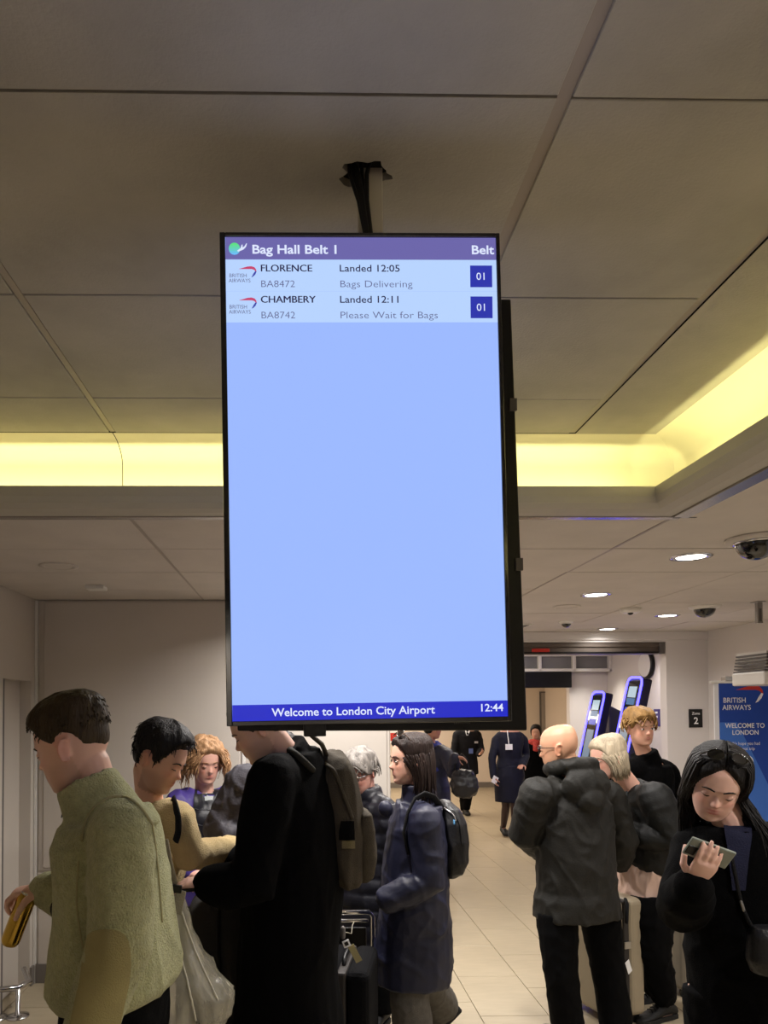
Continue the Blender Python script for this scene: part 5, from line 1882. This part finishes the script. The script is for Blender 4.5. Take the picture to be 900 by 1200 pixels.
bj = p.top('padded_jacket', cloth('black_padded', (11, 12, 11), .6, .15, .2, 120, .0, spec=.4), [(.17, .20, .165), (.24, .215, .185), (.45, .22, .185), (.7, .215, .16), (.88, .18, .125), (.97, .12, .10)], th=.0,
           sr=(.10, .098, .094, .085, .06), wr=.007, freq=8, seed=44., vox=.008, g=1.0, shoulder=.075, collar=(.02, .085, .085))
piping(bj, [(737, 917), (734, 935), (734, 950)], .009, cloth('grey_webbing', (60, 62, 62)), 'strap', bj, n=10)
mb = MB()
mb.loft([[p.pe + V((dx + .18 * w_ * math.cos(2 * PI * j / 24), .2 * w_ * math.sin(2 * PI * j / 24), z_ + tl * math.cos(2 * PI * j / 24) * .05)) for j in range(24)] for z_, w_, dx, tl in ((-.13, .90, -.05, 1.2), (-.10, .97, -.03, 1.0), (0, 1.02, 0, .6), (.09, .98, 0, 0), (.16, .9, 0, 0))])
me = remesh(mb, .008, 3)
wrinkle(me, .014, 13, (1, 1, .4), 5.)
put('shirt_tail', me, PINK, p.o, True)
p.trousers(BLACKT, r=(.115, .11, .092, .08, .062), cut=.06, wr=.007)
p.shoes(SHOEB, SOLEB, L=.29, hgt=.105, lace=BLACKC, name='trainer')


def bob(mb, h=p.h):
    rnd = random.Random(4)
    for i in range(460):
        a = rnd.uniform(.75, PI) * rnd.choice((-1, 1))
        x, y, z = head_pt(a, rnd.uniform(.02, .112))
        p0 = V((x, y, z)) * 1.06
        k = (abs(a) - .75) / (PI - .75)
        end = V((x * rnd.uniform(.95, 1.15), lerp(.03, -.10, k) + rnd.uniform(-.015, .015), -.09 - rnd.uniform(.0, .045)))
        strand(mb, [h.p(*q) for q in bez(p0, V((x * 1.3, y * 1.15, z * .5)), V((x * 1.35, lerp(.03, -.12, k), -.03)), end, 7)], .0038, .0015, 4)


p.hair(H_WHITE, ([0, .5, .8, 1.0, 1.3, PI], [.068, .062, .05, .03, -.04, -.085]), lambda a, z: .010 + .010 * max(0, min(1, z / .08)), tuft=.005, tf=60, seed=46., extra=bob)
p.brows(H_WHITE, p.o)
p.eyes(p.o, True)

# ---------------------------------------------------------------- 14: blond wavy hair
Y = 4.88
pe = W(756, 995, 4.95)
lt = V((.96, .25, 0)).normalized()
sh1, sh2 = W(733, 905, 4.85), W(783, 905, 5.02)
p = Person('young person with wavy blond hair in a black jacket looking towards the display', Head(W(750, 853, Y), (.12, -.98, -.06), (-.04, 0, 1), 1.03),
           W(757, 889, 4.93), W(757, 930, 4.95), pe, lt,
           arms=[(sh1, *down(sh1, -.03, 0), HANG((0, 0, -1), (1, 0, 0), 1)), (sh2, *down(sh2, .05, 0), HANG((0, 0, -1), (-1, 0, 0), -1))],
           legs=[(W(748, 1005, 4.9), W(746, 1070, 4.9), W(746, 1122, 4.88), (-.2, -1, 0)), (W(765, 1005, 5.0), W(768, 1070, 5.0), W(770, 1120, 5.0), (.2, -1, 0))],
           vox=.0072, tone=(210, 160, 136), lip=(178, 104, 94))
p.top('jacket', BLACKC, None, th=.03, hem=((.12, .2, .15), (.0, .2, .15)), sr=(.078, .074, .068, .062, .052), wr=.006, seed=50., collar=(.05, .088, .092))
p.trousers(BLACKT)
p.shoes(SHOEW, SHOEW)


def waves(mb, h=p.h):
    rnd = random.Random(14)
    for i in range(170):
        a = rnd.uniform(-PI, PI)
        z0 = rnd.uniform(.035, .117) if abs(a) > 1 else rnd.uniform(.075, .117)
        x, y, z = head_pt(a, z0)
        p0 = V((x, y, z)) * 1.05
        sd = V((math.cos(a), -math.sin(a), 0)) * rnd.choice((-1, 1))
        nrm_ = p0.normalized()
        L = rnd.uniform(.04, .075)
        strand(mb, [h.p(*q) for q in bez(p0, p0 + nrm_ * .03 + sd * .012, p0 + nrm_ * .032 + sd * .04 - V((0, 0, L * .4)), p0 + nrm_ * .012 + sd * .05 - V((0, 0, L)), 6)], .007, .003, 5)


p.hair(H_BLOND, ([0, .5, .85, 1.1, 1.35, 1.6, 1.9, PI], [.060, .058, .045, .015, -.01, .02, -.02, -.06]), lambda a, z: .010 + .022 * max(0, min(1, z / .08)), tuft=.010, tf=40, seed=52., extra=waves)
p.brows(H_BLOND, p.o)
p.eyes(p.o, True)

# ---------------------------------------------------------------- 15: woman with phone
Y = 2.30
pe = W(873, 1140, 2.36)
lt = V((.90, -.20, 0)).normalized()
sh1, sh2 = W(818, 992, 2.40), W(928, 1000, 2.26)
hd = Head(W(840, 917, Y), (-.44, -.78, -.44), (.02, -.42, .9), .96)
PH_D = V((.18, -.55, .82)).normalized()
PH_N = V((.35, .62, .70))
PH_N = (PH_N - PH_D * PH_N.dot(PH_D)).normalized()
PH_S = 1
p = Person('person with long black hair and a black coat reading a smartphone', hd,
           W(862, 974, 2.34), W(868, 1050, 2.35), pe, lt,
           arms=[(sh1, W(800, 1066, 2.28), W(813, 1034, 2.14), dict(d=PH_D, n=PH_N, side=PH_S, curl=(.12, .22, .2), thumb=.5, spread=.03, k=.95)),
                 (sh2, W(945, 1105, 2.30), W(955, 1195, 2.26), HANG((0, -.2, -1), (-1, 0, 0), -1))],
           legs=stand(pe, lt, foot=(-.3, -.9, 0)), vox=.0046, tone=(230, 186, 168), lip=(196, 112, 110), nose=.95)
cw = p.top('coat', BLACKC, [(0, .165, .14), (.3, .165, .14), (.55, .18, .14), (.78, .19, .125), (.9, .175, .115), (.98, .125, .10), (1.04, .095, .090)], th=.012,
           hem=((.62, .185, .18), (.3, .175, .165), (.1, .168, .15)), sr=(.082, .082, .082, .076, .058), wr=.006, freq=8, seed=60., vox=.0085, cuff=.06)
NAVS = cloth('navy_sweater', (34, 36, 58), .9, .1, .4)
patch(cw, [(y, 848 + (y - 966) * .13, 882 - (y - 966) * .12) for y in range(966, 1050, 7)], NAVS, 'sweater', cw, lift=.008)
MB().tube([p.nb + V((.062 * math.cos(a), .055 * math.sin(a) - .012, .012 * math.sin(a))) for a in [2 * PI * j / 20 for j in range(21)]], .010, 8).build('neckband', NAVS, p.o, smooth=True)
p.trousers(BLACKT)
p.shoes(SHOEB, SOLEB)


def smooth_path(pts, n):
    out = []
    for i in range(n):
        t = i / (n - 1) * (len(pts) - 1)
        k = min(int(t), len(pts) - 2)
        q = t - k
        p0, p1, p2, p3 = pts[max(k - 1, 0)], pts[k], pts[k + 1], pts[min(k + 2, len(pts) - 1)]
        out.append((p1 * 2 + (p2 - p0) * q + (p0 * 2 - p1 * 5 + p2 * 4 - p3) * q * q + (p1 * 3 - p0 - p2 * 3 + p3) * q ** 3) * .5)
    return out


def mane(mb, h=hd):
    rnd = random.Random(24)
    for i in range(640):
        sgn = rnd.choice((-1, 1))
        y0 = rnd.uniform(-.07, .068)
        zt = float(np.interp(y0, [-.09, -.06, -.02, .02, .05, .072], [.098, .117, .125, .122, .108, .088])) + .014
        a = sgn * float(np.interp(y0, [-.07, .068], [2.9, .98])) + rnd.uniform(-.12, .12)
        lift_ = rnd.uniform(1.08, 1.24)
        x1, y1, z1 = head_pt(a, .085)
        x2, y2, z2 = head_pt(a, .03)
        x3, y3, z3 = head_pt(a, -.03)
        k = max(0, min(1, (abs(a) - .9) / (PI - .9)))
        P = [h.p(sgn * .003, y0, zt), h.p(x1 * 1.05 * lift_, y1 * 1.08, z1 + .015), h.p(x2 * 1.08 * lift_, y2 * 1.08, z2), h.p(x3 * 1.16 * lift_, lerp(y3, -.02, .35) - .008, z3 - .01)]
        wp = h.p(x3 * 1.25 * lift_, lerp(y3, -.03, .6), -.10)
        L = rnd.uniform(.16, .36) if sgn < 0 else rnd.uniform(.06, .2)
        out = h.r * sgn * (rnd.uniform(.0, .045) if sgn < 0 else rnd.uniform(-.02, .01))
        fw_ = V((.03, -.09, 0)) if sgn < 0 else V((.03, .02, 0))
        P += [wp + fw_ * .5, wp + V((0, .0, -L * .5)) + out + fw_, wp + V((0, -.005, -L)) + out * .8 + fw_]
        pts = smooth_path(P, 15)
        ph = rnd.uniform(0, 6)
        pts = [q + V((math.sin(ph + j * .7), math.cos(ph + j * .6), 0)) * .0006 * j for j, q in enumerate(pts)]
        strand(mb, pts, .0045, .0018, 4)


p.hair(H_BLACK, ([0, .25, .5, .8, 1.05, 1.3, PI], [.088, .078, .062, .036, .0, -.05, -.085]), lambda a, z: .008 + .006 * max(0, min(1, z / .08)), tuft=.003, tf=70, seed=62., extra=mane)
p.brows(H_BLACK, p.o, .0040)
p.eyes(p.o, False)
glasses(p, M['gloss'], True, M['dome'], back=.004, tilt=1.0)
# the phone
PHM = mat('pale_green_phone', srgb(140, 148, 138), .35)
n_ = -PH_N                                   # its back, towards the fingers
u_ = V((.80, -.30, -.42))
u_ = (u_ - n_ * u_.dot(n_)).normalized()     # away from its camera end
v_ = n_.cross(u_).normalized()
c = p.arms[0][2] + PH_D * .105 + PH_N * .024
t = thing('smartphone', c, 'pale grey-green smartphone held up by the reader with sunglasses', 'phone')
MB().obox(c, u_ * .065, v_ * .034, n_ * .0045).build('case', PHM, t, bevel=.004, seg=3)
s_ = 1
MB().obox(c + n_ * s_ * .005 - u_ * .048 - v_ * .010, u_ * .014, v_ * .016, n_ * .0022).build('camera_bump', M['black'], t, bevel=.002)
MB().obox(c - n_ * s_ * .0047, u_ * .061, v_ * .031, n_ * .0006).build('screen_panel', M['gloss'], t)
wr_ = p.arms[0][2] + PH_D * .0
tag(MB().tube([wr_ + V((.032 * math.cos(a), .026 * math.sin(a), .006 * math.sin(a))) for a in [2 * PI * j / 18 for j in range(19)]], .0032, 7).build('bracelet', mat('silver_beads', srgb(150, 140, 120), .25, metal=.8, bump=.8, bscale=300), smooth=True), 'thin silver bracelet on the wrist holding the smartphone', 'bracelet')
# shoulder bag
t = thing('shoulder_bag', W(900, 1120, 2.12), 'dark shoulder bag with slim strap over the black coat of the phone reader', 'bag')
piping(cw, [(856, 1000), (862, 1030), (868, 1058), (876, 1078), (886, 1092)], .006, STRAP, 'strap', t, n=16, lift=.006)
piping(cw, [(867, 1056), (870, 1066)], .005, M['steel'], 'buckle', t, n=4, lift=.010)
ax_u, ax_v = V((1, -.15, 0)).normalized(), V((.15, 1, 0)).normalized()
mb = MB().loft([bring(*q) for q in ((884, 935, 1086, 2.12, .03), (880, 940, 1096, 2.12, .045), (878, 944, 1125, 2.12, .05), (884, 940, 1142, 2.12, .04))])
put('bag_body', remesh(mb, .008, 3), BP, t, True)

# ================================================================== LUGGAGE
CASE1 = mat('champagne_case', srgb(150, 138, 116), .38, var=.06, vscale=8)
ZIP = mat('dark_zip', srgb(46, 42, 40), .6)
DARKB = cloth('dark_case_cloth', (12, 12, 14), .85, .15, .4, 240, spec=.1)


def suitcase(label, c, rz, w_, d_, h_, m, ribs=0, handle=True, soft=False, group=None, handle_h=.36, cat='suitcase'):
    t = thing('suitcase', c, label, cat, group)
    t.rotation_euler = (0, 0, 0)
    R_ = Matrix.Rotation(rz, 3, 'Z')
    L = lambda x, y, z: V(c) + R_ @ V((x, y, z))
    u, v, k = R_ @ V((1, 0, 0)), R_ @ V((0, 1, 0)), V((0, 0, 1))
    z0 = .05
    for s_ in (-1, 1):
        MB().obox(L(0, s_ * (d_ / 4 + .008), z0 + h_ / 2), u * w_ / 2, v * (d_ / 4 - .008), k * h_ / 2).build('shell', m, t, bevel=.03 if not soft else .02, seg=3, smooth=False)
        for q in range(ribs):
            x = -w_ / 2 + w_ * (q + 1) / (ribs + 1)
            MB().obox(L(x, s_ * (d_ / 2 - .002), z0 + h_ / 2), u * w_ * .02, v * .006, k * (h_ / 2 - .05)).build('rib', m, t, bevel=.004)
    MB().obox(L(0, 0, z0 + h_ / 2), u * (w_ / 2 - .004), v * .020, k * (h_ / 2 - .004)).build('zip_band', ZIP, t, bevel=.01)
    MB().tube([L(-.09, 0, z0 + h_), L(-.08, 0, z0 + h_ + .022), L(.08, 0, z0 + h_ + .022), L(.09, 0, z0 + h_)], .009, 8).build('carry_handle', M['black'], t, smooth=True)
    for sx in (-1, 1):
        for sy in (-1, 1):
            x, y = sx * (w_ / 2 - .05), sy * (d_ / 2 - .045)
            MB().box(0, 0, 0, 0, 0, 0) if False else None
            MB().lathe([(.012, -.014), (.027, -.012), (.027, .012), (.012, .014)], L(x, y, .027), u, 16).build('wheel', M['black'], t, smooth=True)
            MB().obox(L(x, y, .048), u * .02, v * .016, k * .012).build('caster_fork', M['black'], t)
    if handle:
        for sx in (-1, 1):
            MB().tube([L(sx * .085, d_ / 2 - .04, z0 + h_ - .02), L(sx * .085, d_ / 2 - .04, z0 + h_ + handle_h)], .008, 10).build('telescopic_tube', M['steel'], t, smooth=True)
        MB().tube([L(-.10, d_ / 2 - .04, z0 + h_ + handle_h), L(.10, d_ / 2 - .04, z0 + h_ + handle_h)], .014, 10).build('grip', M['black'], t, smooth=True)
    MB().obox(L(w_ / 2 + .002, 0, z0 + h_ * .62), u * .004, v * .022, k * .02).build('lock', M['steel'], t, bevel=.002)
    return t, L, u, v, k


fY = lambda py: CAM_H * F_PX / (py - 832)
# champagne case behind the olive parka
c = W(709, 1196, fY(1196))
t, L, u, v, k = suitcase('champagne beige hard suitcase standing in front of the bald person, white tag on its edge', V((c.x + .035, 4.18, 0)), math.radians(-72), .40, .26, .66, CASE1, handle=False)
q = W(735, 1145, 4.0)
sd = L(.202, -.0, .34)
MB().obox(sd + u * .004, u * .0012, (v * .7 + k * .5).normalized() * .016, (k * .9 - v * .3).normalized() * .035).build('luggage_tag', M['lwhite'], t)
MB().tube([L(.19, 0, .715), L(.225, -.02, .70), L(.23, -.03, .60)], .010, 8).build('strap', STRAP, t, smooth=True)
# ribbed case beside the padded jacket
c = W(806, 1128, 4.5)
suitcase('ribbed grey-beige suitcase standing beside the leg of the black padded jacket wearer', V((c.x + .03, 4.52, 0)), math.radians(20), .40, .25, .50, mat('ribbed_case', srgb(138, 130, 116), .4, var=.1, vscale=8), ribs=5, handle=False)
# black case under the khaki backpack
c = W(407, 1200, 2.95)
t, L, u, v, k = suitcase('tall black cabin suitcase with steel handle behind the long black coat', V((c.x + .005, 3.02, 0)), math.radians(78), .36, .23, .70, DARKB, handle=True, handle_h=.28)
# luggage tags on it
mt_ = W(408, 1105, 2.86)
tg = thing('luggage_tag', mt_, 'black and white luggage tags with a beige strip tied to the black suitcase', 'luggage tag')
MB().obox(W(406, 1106, 2.85), V((.013, 0, .005)), V((-.005, 0, .013)), V((0, .002, 0))).build('square_tag', M['lwhite'], tg)
MB().obox(W(406, 1106, 2.846), V((.007, 0, .003)), V((-.003, 0, .007)), V((0, .001, 0))).build('square_print', M['black'], tg)
a, b = W(411, 1108, 2.85), W(421, 1127, 2.85)
dd = (b - a)
MB().obox((a + b) / 2, dd / 2, V((.012, 0, .006)), V((0, .0012, 0))).build('paper_strip', cloth('beige_paper', (150, 140, 100)), tg)
MB().tube([W(402, 1092, 2.86), W(412, 1094, 2.87), W(413, 1084, 2.9), W(415, 1080, 2.93)], .0022, 6).build('string', cloth('beige_string', (150, 145, 130)), tg, smooth=True)
MB().tube([W(402, 1088, 2.86), W(402, 1098, 2.86)], .010, 8).build('toggle', M['darkframe'], tg, smooth=True)

# luggage trolley
Yt = 3.55
t = thing('luggage_trolley', V((W(430, 1170, Yt).x, Yt, 0)), 'steel airport luggage trolley beside the navy parka', 'trolley')
xl_, xr_ = W(396, 1068, Yt).x, W(437, 1068, Yt).x
zb_ = W(420, 1069, Yt).z
MB().tube([(xl_ - .12, Yt, zb_), (xr_ - .02, Yt, zb_), (xr_, Yt + .03, zb_ - .03), (xr_, Yt + .05, .25)], .013, 10).build('handle_frame', M['chrome'], t, smooth=True)
MB().tube([(xl_ - .12, Yt + .03, zb_ - .05), (xr_ - .03, Yt + .03, zb_ - .05)], .010, 8).build('cross_bar', M['chrome'], t, smooth=True)
MB().tube([(xr_, Yt + .05, .26), (xr_ + .005, Yt + .1, .17), (xr_ + .005, Yt + .36, .14)], .014, 10).build('side_rail', M['chrome'], t, smooth=True)
MB().tube([(xl_ - .12, Yt + .02, zb_), (xl_ - .12, Yt + .05, .2), (xl_ - .12, Yt + .36, .14)], .014, 10).build('side_rail', M['chrome'], t, smooth=True)
MB().box(xl_ - .12, xr_, Yt + .12, Yt + .36, .12, .14).build('deck', M['steel'], t, bevel=.004)
MB().box(xl_ - .2, xr_ - .03, Yt + .045, Yt + .055, zb_ - .30, zb_ - .09).build('sign_panel', M['black'], t, bevel=.004)
for x in (xl_ - .10, xr_ - .01):
    for y in (Yt + .1, Yt + .32):
        MB().lathe([(.02, -.018), (.055, -.016), (.055, .016), (.02, .018)], V((x, y, .055)), V((1, 0, 0)), 20).build('wheel', M['black'], t, smooth=True)
        MB().box(x - .006, x + .006, y - .02, y + .02, .05, .13).build('caster_fork', M['steel'], t)
# holdall on the trolley
c = W(420, 1100, 3.85)
tag(put('holdall', remesh(MB().obox(V((xl_ + .03, Yt + .23, .36)), V((.12, 0, 0)), V((0, .10, 0)), V((0, 0, .22))), .012, 10), DARKB, None, True), 'dark soft holdall standing on the luggage trolley', 'holdall')

# dark soft case behind the clear bag
c = W(258, 1200, 2.9)
t = thing('soft_suitcase', V((c.x, 3.0, 0)), 'charcoal soft-sided suitcase with rounded top below the outstretched cream sleeve', 'suitcase')
mb = MB()
hh_ = W(258, 1052, 2.95).z
rg = []
for z, hw, hd in ((.05, .12, .17), (.07, .14, .19), (.4, .145, .195), (hh_ - .06, .14, .19), (hh_ - .02, .125, .17), (hh_, .10, .14)):
    rg.append([V((c.x + hw * math.copysign(abs(math.cos(x)) ** .5, math.cos(x)), 3.0 + hd * math.copysign(abs(math.sin(x)) ** .5, math.sin(x)), z)) for x in [2 * PI * j / 28 for j in range(28)]])
me = remesh(mb.loft(rg), .010, 3)
wrinkle(me, .006, 8, (1, 1, .5), 7.)
sb = put('body', me, cloth('charcoal_canvas', (44, 43, 42), .8, .15, .4, 240), t, True)
piping(sb, [(257, 1056), (256, 1100), (258, 1150), (260, 1198)], .008, STRAP, 'zip_seam', t, lift=.001)
MB().tube([V((c.x - .06, 3.0, hh_ - .01)), V((c.x - .05, 3.0, hh_ + .03)), V((c.x + .05, 3.0, hh_ + .03)), V((c.x + .06, 3.0, hh_ - .01))], .010, 8).build('carry_handle', STRAP, t, smooth=True)
for sx in (-1, 1):
    for sy in (-1, 1):
        MB().lathe([(.012, -.012), (.028, -.01), (.028, .01), (.012, .012)], V((c.x + sx * .09, 3.0 + sy * .13, .028)), V((1, 0, 0)), 14).build('wheel', M['black'], t, smooth=True)

# clear plastic bag hanging behind the green fleece
PLAS = mat('clear_plastic', srgb(205, 200, 180), .22, alpha=.42, spec=.7, var=.2, vscale=18, stretch=(1, 1, .25), bump=.6, bscale=40)
t = thing('plastic_bag', W(235, 1190, 2.08), 'translucent plastic carrier bag hanging behind the green fleece from a buckled strap', 'bag')
rg = []
ax_u, ax_v = V((1, .1, 0)).normalized(), V((-.1, 1, 0)).normalized()
for q in ((198, 214, 1052, 2.12, .012), (192, 218, 1066, 2.12, .022), (188, 226, 1090, 2.12, .045), (184, 240, 1120, 2.12, .075), (182, 256, 1145, 2.12, .095), (182, 272, 1163, 2.12, .10), (184, 268, 1185, 2.12, .095), (190, 255, 1203, 2.12, .075), (198, 238, 1215, 2.12, .04)):
    rg.append(bring(*q))
me = MB().loft(rg).mesh()
bm = bmesh.new()
bm.from_mesh(me)
bmesh.ops.subdivide_edges(bm, edges=bm.edges[:], cuts=3, use_grid_fill=True)
bm.to_mesh(me)
bm.free()
wrinkle(me, .012, 9, (1.6, 1.6, .35), 70., .6)
pb = put('bag_film', me, PLAS, t, True)
piping(pb, [(213, 1068), (225, 1105), (240, 1140), (255, 1172)], .0028, mat('plastic_crease', srgb(220, 216, 200), .3, alpha=.8), 'crease', t, lift=.002)
piping(pb, [(205, 1068), (210, 1110), (222, 1160), (230, 1195)], .0028, bpy.data.materials['plastic_crease'], 'crease', t, lift=.002)
MB().tube([W(192, 985, 2.08), W(197, 1012, 2.09), W(203, 1036, 2.10)], .014, 8, flat=.3, hint=V((0, -1, 0))).build('strap', cloth('grey_strap', (120, 112, 92)), t, smooth=True)
MB().obox(W(205, 1041, 2.09), V((.020, 0, -.003)), V((0, .007, 0)), V((.001, 0, .011))).build('buckle', M['black'], t, bevel=.002)
MB().obox(W(210, 1057, 2.09), V((.014, 0, -.004)), V((0, .003, 0)), V((.007, 0, .034))).build('strap_end', cloth('pale_strap', (150, 144, 124)), t, bevel=.002)
